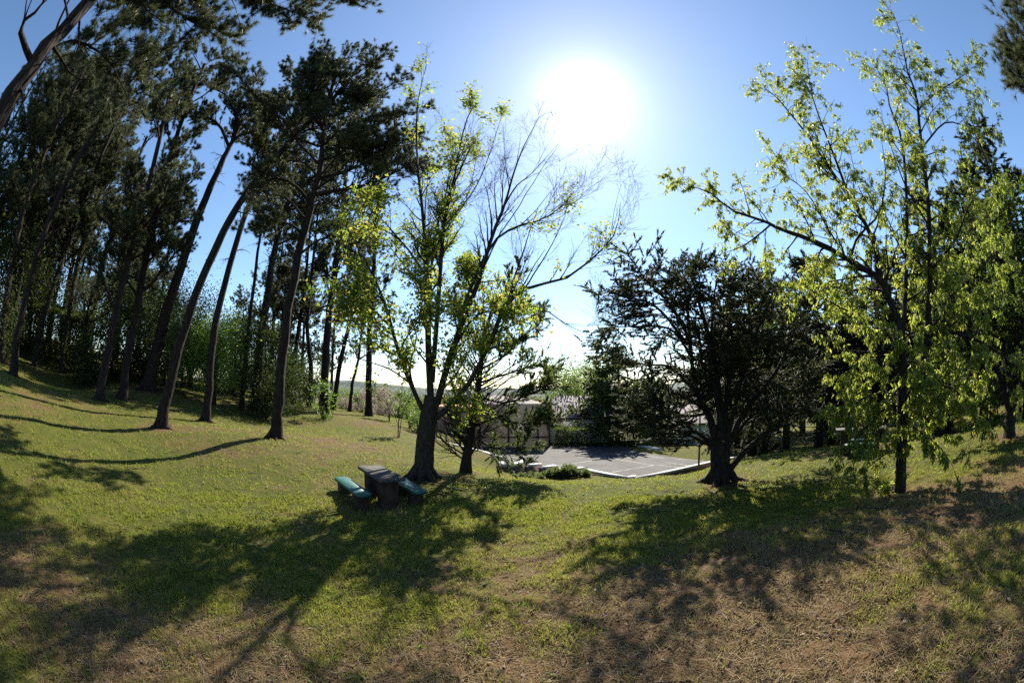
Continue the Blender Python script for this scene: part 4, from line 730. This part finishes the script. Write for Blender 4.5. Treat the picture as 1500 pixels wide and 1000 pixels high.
for px, d, s in [((590, 590), 70, .8), ((528, 585), 85, .9), ((505, 580), 95, 1.0), ((612, 590), 95, 1.0), ((575, 585), 110, 1.1), ((640, 590), 80, .8), ((660, 585), 100, 1.0), ((690, 585), 90, .7), ((545, 585), 120, 1.1), ((770, 588), 110, .6), ((742, 588), 95, .6)]:
    p = at(*px, d); copy_tree(t0, [p[0], p[1], gz(p[0], p[1]) - .3], rng.uniform(0, 6), s)
# -- beyond the court
shrub('flowering_bush', 'bush covered with white flowers against the pale green house wall', 'bush', at(834, 640, 38.2), (2.0, 1.5, 2.3), 14, 1800, 'white_blossom', (.07, .13))
shrub('yellow_bush', 'small bright yellow green bush at right end of the court hedge', 'bush', at(944, 653, 38.5), (1.0, .9, 1.2), 8, 700, 'elder', (.09, .15))
bgtree('broadleaf_tree', 'sunny light green rounded tree behind the shingle roof', 'tree', at(838, 640, 50), 9.8, 8.0, 40, 14000, 'light_leaf', .2, (.15, .26), .15)
bgtree('broadleaf_tree', 'dark green tree left of the spiky conifer, behind the light green tree', 'tree', at(862, 640, 58), 10.8, 7, 26, 7000, 'dark_leaf', .22, (.18, .3), .15)
conifer('spiky_conifer', 'tall spiky conifer with layered branches right of the sunny light green tree', 'conifer', at(888, 650, 45), 12.2, 9.5, 'cedar', 100, 17000, .2, .1, L=(.14, .3), sw=.035)
conifer('layered_conifer', 'wide layered yellowish green conifer in front of the spiky conifer beside the court hedge', 'conifer', at(905, 654, 40.0), 7.4, 12.5, 'cedar', 80, 19000, .18, .14, L=(.14, .28), sw=.035, pw=.5)
conifer('layered_conifer', 'lower wide layered green conifer partly hidden behind left arms of the broad cypress', 'conifer', at(958, 650, 45), 6.6, 8, 'cedar', 60, 10000, .18, .14, L=(.14, .28), sw=.035, pw=.55)
JG = 'creeping junipers before the stepped wall'
for lb, px, d, size in [('wide creeping juniper mat below the tall brick wall box', (786, 696), 20.5, (2.8, 1.1, .22)), ('creeping juniper with upright tip, middle of the three', (826, 698), 20.6, (1.5, .9, .5)), ('smallest creeping juniper near the longest white cap', (850, 692), 21.4, (.9, .6, .35))]:
    shrub('juniper_shrub', lb, 'juniper', at(*px, d), size, 26, 1200, 'cedar', (.08, .2), W=.018, kind='spray', group=JG, stem=.02)
# -- dark wood on the right
RG = 'dark conifers on the right behind the cypress'
c0 = conifer('dark_conifer', 'dark conifer close behind the right arms of the broad cypress', 'conifer', at(1101, 673, 20), 8.8, 6.2, 'cypress', 90, 16000, .19, .1, RG, L=(.1, .22), sw=.022, pw=.55)
c1 = conifer('dark_conifer', 'dark conifer with bare trunk left of the second picnic table, nearer of two', 'conifer', at(1199, 656, 22), 9.6, 6.6, 'cypress', 85, 15000, .2, .2, RG, L=(.1, .22), sw=.022, pw=.5)
for lb, px, d, s, pr in [('dark conifer second behind the cypress arms', (1151, 657), 25, 1.0, c1), ('dark conifer with bare trunk left of the second picnic table, farther of two', (1217, 652), 25.5, 1.05, c0), ('dark conifer right behind the second picnic table', (1290, 645), 24, 1.0, c1),
                         ('dark conifer trunk right of the leafy sucker trunk, far in shade', (1338, 640), 23, 1.05, c0), ('dark conifer trunk halfway to the thick forking trunk', (1386, 640), 20.5, 1.1, c1), ('dark tall conifer behind the short forking tree at right edge', (1440, 622), 20, 1.15, c0),
                         ('tallest dark conifer at far right edge behind forking tree', (1505, 612), 18, 1.12, c1)]:
    p = at(*px, d); copy_tree(pr, [p[0], p[1], gz(p[0], p[1]) - .1], rng.uniform(0, 6), s, lb)
BG = 'background conifers of the right wood'
for px, d, s in [((1080, 655), 33, 1.1), ((1125, 650), 36, 1.2), ((1175, 645), 34, 1.1), ((1240, 635), 38, 1.2), ((1275, 632), 33, 1.0), ((1310, 630), 38, 1.25), ((1345, 625), 34, 1.15), ((1372, 622), 40, 1.3), ((1405, 620), 34, 1.2), ((1430, 615), 38, 1.3), ((1465, 605), 30, 1.2), ((1490, 600), 34, 1.35), ((1040, 655), 52, 1.1), ((1015, 655), 56, 1.0)]:
    p = at(*px, d); copy_tree([c0, c1][int(rng.integers(2))], [p[0], p[1], gz(p[0], p[1]) - .1], rng.uniform(0, 6), s, 'dark conifer deep in the shaded wood on the right', BG)
bgtree('broadleaf_tree', 'sunlit pale green tree top showing above the broad cypress, left of yellow green leaves', 'tree', at(1120, 650, 27), 9.6, 5.5, 26, 8000, 'light_leaf', .18, (.12, .2), .3)
bgtree('broadleaf_tree', 'sunlit green tree seen low between cypress trunk and dark conifers', 'tree', at(1085, 655, 38), 7.5, 6, 24, 6000, 'light_leaf', .18, (.14, .24), .1)
# -- background wood on the left
PG = 'background pines of the left wood'
def wood_pine(h):
    root = thing('wood_pine', 'dark pine deep in the left wood behind the bank', 'pine tree', (0, 0, 0), PG); wa, lf = Acc(), Acc()
    T = resample([[0, 0, -.3], [.2, 0, h * .5], [-.1, .2, h]], [.26, .18, .05], 18); tubes(wa, *T, 9, rough=.1); T = (T[0][None], T[1][None])
    l1 = spawn(*T, 44, (.26, 1), (2.0, 4.6), (50, 88), .15, .05, 7, .14, .4, fall=.4); l2 = spawn(*l1, 480, (.3, 1), (.6, 1.8), (25, 65), .2, .06, 5, .14, .5); l3 = spawn(*l2, 1700, (.3, 1), (.3, .7), (20, 55), .2, .06, 3, .14, .6, rmin=.006); wood(wa, (l1, l2, l3), (5, 3, 3))
    P, D = points_on(l3[0], 9500, (.3, 1)); tufts(lf, P, nrm(D + [0, 0, .2]), 12, (.14, .3), .012); part(wa, 'trunk', M['pine_bark'], root, True); part(lf, 'crown', M['pine'], root); return root
wp = [wood_pine(16.5), wood_pine(18.5)]; first = [1, 1]
for i, (px, d, s) in enumerate([((5, 490), 31, 1.2), ((30, 500), 37, 1.2), ((70, 510), 34, 1.2), ((55, 505), 46, 1.3), ((18, 480), 27, 1.05), ((88, 520), 40, 1.15), ((40, 500), 30, 1.1), ((118, 520), 45, .8), ((185, 540), 34, .95), ((200, 545), 44, 1.0), ((165, 530), 50, 1.0), ((225, 550), 38, .8), ((410, 580), 44, .8), ((395, 575), 36, .8), ((-30, 470), 28, 1.05), ((-60, 440), 36, 1.1), ((440, 580), 46, .85), ((485, 590), 50, .8), ((350, 575), 52, .7)]):
    p = at(*px, d); q = [p[0], p[1], gz(p[0], p[1])]; j = i % 2
    if first[j]: wp[j].location = q; wp[j].rotation_euler = (0, 0, rng.uniform(0, 6)); wp[j].scale = (s,) * 3; first[j] = 0
    else: copy_tree(wp[j], q, rng.uniform(0, 6), s)
WG = 'background trees of the left wood'
w0 = bgtree('wood_tree', 'dull green broadleaf tree deep in the left wood', 'tree', at(60, 500, 40), 9.5, 7, 28, 7000, 'shade_leaf', .2, (.16, .28), .08, WG)
for px, d, s in [((10, 490), 36, 1.2), ((100, 510), 46, .55), ((170, 530), 42, 1.0), ((215, 545), 44, .95), ((245, 550), 50, .9), ((265, 555), 56, .9), ((300, 560), 60, .9), ((360, 570), 56, .8), ((405, 575), 55, .8), ((425, 578), 62, .8), ((-40, 450), 30, 1.3)]:
    p = at(*px, d); copy_tree(w0, [p[0], p[1], gz(p[0], p[1]) - .1], rng.uniform(0, 6), s)
# ================================================================ PICNIC TABLES, POSTS, FENCE
def rounded(acc, L, W, z0, z1, rr=.12, M4=None, n=5, ch=.012):
    """flat board with rounded plan corners and chamfered edges, length along x"""
    def outline(g):
        o = []
        for cx, cy, a0 in ((L / 2 - rr, W / 2 - rr, 0), (-L / 2 + rr, W / 2 - rr, 90), (-L / 2 + rr, -W / 2 + rr, 180), (L / 2 - rr, -W / 2 + rr, 270)):
            for k in range(n): a = R(a0 + 90 * k / (n - 1)); o.append((cx + (rr - g) * math.cos(a), cy + (rr - g) * math.sin(a)))
        return o
    rings = [(ch, z0), (0, z0 + ch), (0, z1 - ch), (ch, z1)]; v = [(*p, z) for g, z in rings for p in outline(g)]; m = 4 * n
    q = [[r * m + i, r * m + (i + 1) % m, r * m + m + (i + 1) % m, r * m + m + i] for r in range(3) for i in range(m)]
    t = [[0, i + 1, i] for i in range(1, m - 1)] + [[3 * m, 3 * m + i, 3 * m + i + 1] for i in range(1, m - 1)]
    acc.add(v, q, t)
def local_part(acc, name, mat, root):
    return acc.build(name, mat, root)
def bench(label, c, rz, L=1.5):
    root = thing('picnic_bench', label, 'bench', [c[0], c[1], gz(c[0], c[1])], 'green picnic benches'); root.rotation_euler = (0, 0, rz)
    a = Acc(); rounded(a, L, .33, .27, .33, .14); local_part(a, 'seat', M['green_paint'], root)
    for s in (-1, 1): a = Acc(); box(a, [s * (L / 2 - .36), 0, .06], [.24, .27, .42], 0, .015); local_part(a, 'leg', M['concrete_dark'], root)
    return root
def table(label, c, rz, L=1.6):
    root = thing('picnic_table', label, 'table', [c[0], c[1], gz(c[0], c[1])], 'picnic tables'); root.rotation_euler = (0, 0, rz)
    a = Acc(); rounded(a, L, .56, .585, .65, .05); local_part(a, 'tabletop', M['table_top'], root)
    for s in (-1, 1): a = Acc(); box(a, [s * (L / 2 - .36), 0, .19], [.3, .37, .788], 0, .02); local_part(a, 'leg', M['concrete_dark'], root)
    return root
zb = gz(-2.6, 8.0) + .33
def ends(p0, p1): A, B = at_z(*p0, zb)[:2], at_z(*p1, zb)[:2]; return (A + B) / 2, math.atan2(*(B - A)[::-1]), np.linalg.norm(B - A)
c, rz, l = ends((498, 701.5), (536, 729)); bench('green painted bench nearest left, left of the grey picnic table', c, rz, l)
c2, rz2, l2 = ends((582, 701), (618, 722)); bench('green painted bench just right of the grey picnic table, before the maple trunk', c2, rz2, l2)
A, B = at_z(540, 684, zb + .33)[:2], at_z(570, 699, zb + .33)[:2]; ct = (c + c2) / 2
table('grey topped picnic table on dark slab legs between two green benches on the sunny lawn', ct, (rz + rz2) / 2)
A, B = at_z(1237, 653, gz(9.3, 8.2) + .33)[:2], at_z(1282, 651, gz(9.3, 8.2) + .33)[:2]; rz = math.atan2(*(B - A)[::-1]); n = np.array([-math.sin(rz), math.cos(rz)]); c = (A + B) / 2
bench('green bench on near side of second picnic table in shade at right', c, rz, np.linalg.norm(B - A)); table('second picnic table in shade, left of the sucker covered trunk', c + n * .75, rz); bench('green bench on far side of second picnic table in shade', c + n * 1.5, rz, np.linalg.norm(B - A))
# post on the slope before the court
p = at(1023, 692, 22); z = gz(*p[:2]); root = thing('lamp_post', 'slim grey metal post standing on the slope before the court wall, left of cypress trunk', 'post', [*p[:2], z])
a = Acc(); tubes(a, *resample([[*p[:2], z - .3], [*p[:2], z + 1.4], [*p[:2], z + 3.0]], [.06, .052, .045], 6), 10); part(a, 'pole', M['wood_post'], root, True)
a = Acc(); box(a, [p[0], p[1], z + 3.06], [.2, .2, .14], .3, .03); part(a, 'lamp_head', M['dark_metal'], root)
# wire fence above the kerb wall
root = thing('wire_fence', 'thin wire fence on slim posts along the kerb wall behind the maple trunk', 'fence', at(640, 640, 27)); tops = []
for px, tp, d in (((640, 645), 612, 27.2), ((654, 650), 619, 26.9), ((673, 655), 618, 26.6), ((700, 662), 626, 26.1), ((722, 668), 634, 25.4)):
    p = at(*px, d); t = at(px[0], tp, d)[2]; z = gz(*p[:2]); a = Acc(); box(a, [p[0], p[1], (z - .3 + t) / 2], [.08, .08, t - z + .3], .4, .01); part(a, 'post', M['wood_post'] if px[0] == 654 else M['dark_metal'], root); tops.append((p, z, t))
for h in (.3, .62, .94):
    a = Acc()
    P = np.array([[p[0], p[1] - .045, z + (t - z) * h] for p, z, t in tops]); tubes(a, P[None], np.full((1, len(P)), .006), 4); part(a, 'wire', M['dark_metal'], root)
# ================================================================ GRASS, LITTER
def scatter(n, r0, r1, pw, a0=-115, a1=115):
    """points round the camera, thinning outward; pw = 0 even, higher = denser near"""
    u = rng.random(n); r = (r0 ** (2 - pw) + u * (r1 ** (2 - pw) - r0 ** (2 - pw))) ** (1 / (2 - pw)); a = np.radians(rng.uniform(a0, a1, n)); return np.c_[r * np.sin(a), r * np.cos(a)], r
def blades(n, r0, r1, pw, H, wd, name):
    xy, r = scatter(n, r0, r1, pw); m = ~inside(xy, COURT); m &= ~((xy[:, 1] > 35) & (xy[:, 0] > -8) & (xy[:, 0] < 12)); xy, r = xy[m], r[m]
    dr = dryness(xy[:, 0], xy[:, 1]); cl = fbm(xy[:, 0] * 3.3, xy[:, 1] * 3.3, 77, 3); k = rng.random(len(xy)) < np.clip(1.2 - dr * .5, .4, 1) * np.clip((cl - .3) * 4.2, .08, 1)
    xy, r, dr, cl = xy[k], r[k], dr[k], cl[k]; n = len(xy); base = np.c_[xy, ground(xy) - .006]
    dry = np.clip(dr + rng.normal(size=n) * .2, 0, 1); h = rng.uniform(*H, n) * (.55 + cl * .9) * np.where(dry > .6, .8, 1.0)
    lean = rng.normal(size=(n, 2)) * (.45 + .9 * (dry > .6))[:, None]; d = nrm(np.c_[lean, np.ones(n)]); s = nrm(np.cross(d, rng.normal(size=(n, 3)))) * (wd * (1 + r / 14) * rng.uniform(.6, 1.3, n))[:, None]
    mid = base + d * (h * .55)[:, None]; tip = mid + nrm(d + np.c_[lean * .8, -.25 * np.ones(n)]) * (h * .5)[:, None]
    v = np.stack([base - s, base + s, mid + s * .8, tip, mid - s * .8], 1).reshape(-1, 3); i = np.arange(n)[:, None] * 5
    a = Acc(); a.add(v, i + [0, 1, 2, 4], i + [4, 2, 3], np.repeat(np.clip(dry * .8 + rng.normal(size=n) * .17 + .05, 0, 1), 5))
    return tag(a.build(name, M['blade']), kind='stuff')
blades(800000, 1.2, 9, 1.15, (.03, .085), .003, 'grass')
blades(380000, 8, 45, 1.25, (.035, .085), .0045, 'lawn_grass')
# dry straw lying flat
xy, r = scatter(90000, 1.3, 12, 1.2); k = rng.random(len(xy)) < np.clip(dryness(xy[:, 0], xy[:, 1]) * 1.3 - .15, .03, 1); xy = xy[k]; n = len(xy); b = np.c_[xy, ground(xy) + rng.uniform(.004, .03, n)]
a_ = rng.uniform(0, 6.28, n); d = np.c_[np.cos(a_), np.sin(a_), rng.normal(size=n) * .2] * rng.uniform(.04, .16, n)[:, None]; s = nrm(np.cross(d, rng.normal(size=(n, 3)) * .4 + [0, 0, 1])) * .0022
a = Acc(); a.add(np.stack([b - s, b + s, b + d + s * .6, b + d - s * .6], 1).reshape(-1, 3), np.arange(n * 4).reshape(-1, 4), None, np.repeat(rng.uniform(.55, 1, n), 4)); tag(a.build('dry_straw', M['blade']), kind='stuff')
# broad-leaved weeds in rosettes
xy, r = scatter(2600, 1.4, 14, 1.2); k = rng.random(len(xy)) < .9 - dryness(xy[:, 0], xy[:, 1]); xy = xy[k]; P = np.c_[xy, ground(xy) + .01]; q = np.repeat(P, 9, 0) + rng.normal(size=(len(P) * 9, 3)) * [.03, .03, .012]
a = Acc(); leaves(a, q, nrm(rng.normal(size=q.shape) * [1, 1, .3] + [0, 0, .5]), (.03, .06), .5, -.1, 1, .25, .4); tag(a.build('weeds', M['light_leaf']), kind='stuff')
# dead leaves, bark crumbs and twigs
xy, r = scatter(30000, 1.4, 22, 1.1); P = np.c_[xy, ground(xy) + .012]; k = rng.random(len(P)) < .15 + dryness(xy[:, 0], xy[:, 1]); P = P[k]
a = Acc(); leaves(a, P, nrm(rng.normal(size=P.shape) * [1, 1, .2]), (.02, .06), .6, 0, 1, .4, .3); tag(a.build('leaf_litter', M['litter']), kind='stuff')
xy, r = scatter(420, 1.5, 14, 1.1); n = len(xy); a_ = rng.uniform(0, 6.28, n); b = np.c_[xy, ground(xy) + .015]; d = np.c_[np.cos(a_), np.sin(a_), np.zeros(n)] * rng.uniform(.06, .3, n)[:, None]
a = Acc(); tubes(a, np.stack([b - d, b + rng.normal(size=(n, 3)) * [.02, .02, .006], b + d], 1), np.repeat(rng.uniform(.003, .008, n)[:, None], 3, 1) * [1, .9, .5], 4); tag(a.build('twig_litter', M['twig']), kind='stuff')
# ================================================================ CAMERA, SKY, SUN
cam = bpy.data.cameras.new('camera'); co = bpy.data.objects.new('camera', cam); C.objects.link(co); SC.camera = co
cam.type = 'PANO'
for tgt in (cam, getattr(cam, 'cycles', None)):
    if tgt is None: continue
    try:
        tgt.panorama_type = 'FISHEYE_EQUISOLID'; tgt.fisheye_lens = 15.0; tgt.fisheye_fov = R(200)
    except Exception: pass
cam.sensor_width = 36; cam.sensor_fit = 'HORIZONTAL'; cam.clip_start = .05; cam.clip_end = 6000
co.location = EYE; co.rotation_euler = (math.pi / 2 + PITCH, 0, 0)
w = bpy.data.worlds.new('World'); SC.world = w; w.use_nodes = True; nt = w.node_tree; nt.nodes.clear(); lk = nt.links.new
sky = nt.nodes.new('ShaderNodeTexSky'); sky.sky_type = 'NISHITA'; sky.sun_disc = False; sky.sun_elevation = SUN_EL; sky.sun_rotation = SUN_AZ
sky.altitude = 50; sky.air_density = 1.0; sky.dust_density = 0.1; sky.ozone_density = 2.0
bg = nt.nodes.new('ShaderNodeBackground'); bg.inputs['Strength'].default_value = .076; hs = nt.nodes.new('ShaderNodeHueSaturation'); hs.inputs['Saturation'].default_value = 1.13; lk(sky.outputs[0], hs.inputs['Color']); 
# bright aureole of hazy air round the sun, by true direction
tc = nt.nodes.new('ShaderNodeTexCoord'); vn = N(nt, 'ShaderNodeVectorMath', operation='NORMALIZE'); lk(tc.outputs['Generated'], vn.inputs[0])
dp = N(nt, 'ShaderNodeVectorMath', operation='DOT_PRODUCT'); lk(vn.outputs[0], dp.inputs[0]); dp.inputs[1].default_value = (math.sin(SUN_AZ) * math.cos(SUN_EL), math.cos(SUN_AZ) * math.cos(SUN_EL), math.sin(SUN_EL))
ac = N(nt, 'ShaderNodeMath', operation='ARCCOSINE', use_clamp=False); lk(dp.outputs['Value'], ac.inputs[0])
tot = None
for amp, wd in ((34.0, 1.55), (2.4, 6.5), (1.4, 26.0)):
    m1 = N(nt, 'ShaderNodeMath', operation='MULTIPLY'); lk(ac.outputs[0], m1.inputs[0]); m1.inputs[1].default_value = -1 / R(wd)
    e = N(nt, 'ShaderNodeMath', operation='EXPONENT'); lk(m1.outputs[0], e.inputs[0]); s_ = N(nt, 'ShaderNodeMath', operation='MULTIPLY'); lk(e.outputs[0], s_.inputs[0]); s_.inputs[1].default_value = amp
    if tot is None: tot = s_
    else: ad = N(nt, 'ShaderNodeMath', operation='ADD'); lk(tot.outputs[0], ad.inputs[0]); lk(s_.outputs[0], ad.inputs[1]); tot = ad
sc_ = N(nt, 'ShaderNodeVectorMath', operation='SCALE'); sc_.inputs[0].default_value = (1.0, .97, .94); lk(tot.outputs[0], sc_.inputs['Scale'])
am = N(nt, 'ShaderNodeVectorMath', operation='ADD'); lk(hs.outputs[0], am.inputs[0]); lk(sc_.outputs[0], am.inputs[1]); lk(am.outputs[0], bg.inputs['Color'])

wo = nt.nodes.new('ShaderNodeOutputWorld'); lk(bg.outputs[0], wo.inputs['Surface'])
sl = bpy.data.lights.new('sun', 'SUN'); sl.energy = 5.0; sl.angle = R(.53); sl.color = (1, .92, .79); so = bpy.data.objects.new('sun', sl); C.objects.link(so)
sd = Vector((math.sin(SUN_AZ) * math.cos(SUN_EL), math.cos(SUN_AZ) * math.cos(SUN_EL), math.sin(SUN_EL)))
so.rotation_euler = sd.to_track_quat('Z', 'Y').to_euler(); so.location = (0, 0, 30)
SC.view_settings.view_transform = 'Standard'; SC.view_settings.look = 'None'; SC.view_settings.exposure = 1.35; SC.view_settings.gamma = 1
cy = SC.cycles
cy.max_bounces = 6; cy.diffuse_bounces = 3; cy.glossy_bounces = 2; cy.transmission_bounces = 4; cy.transparent_max_bounces = 4; cy.caustics_reflective = False; cy.caustics_refractive = False
cy.use_denoising = False; cy.sample_clamp_indirect = 8
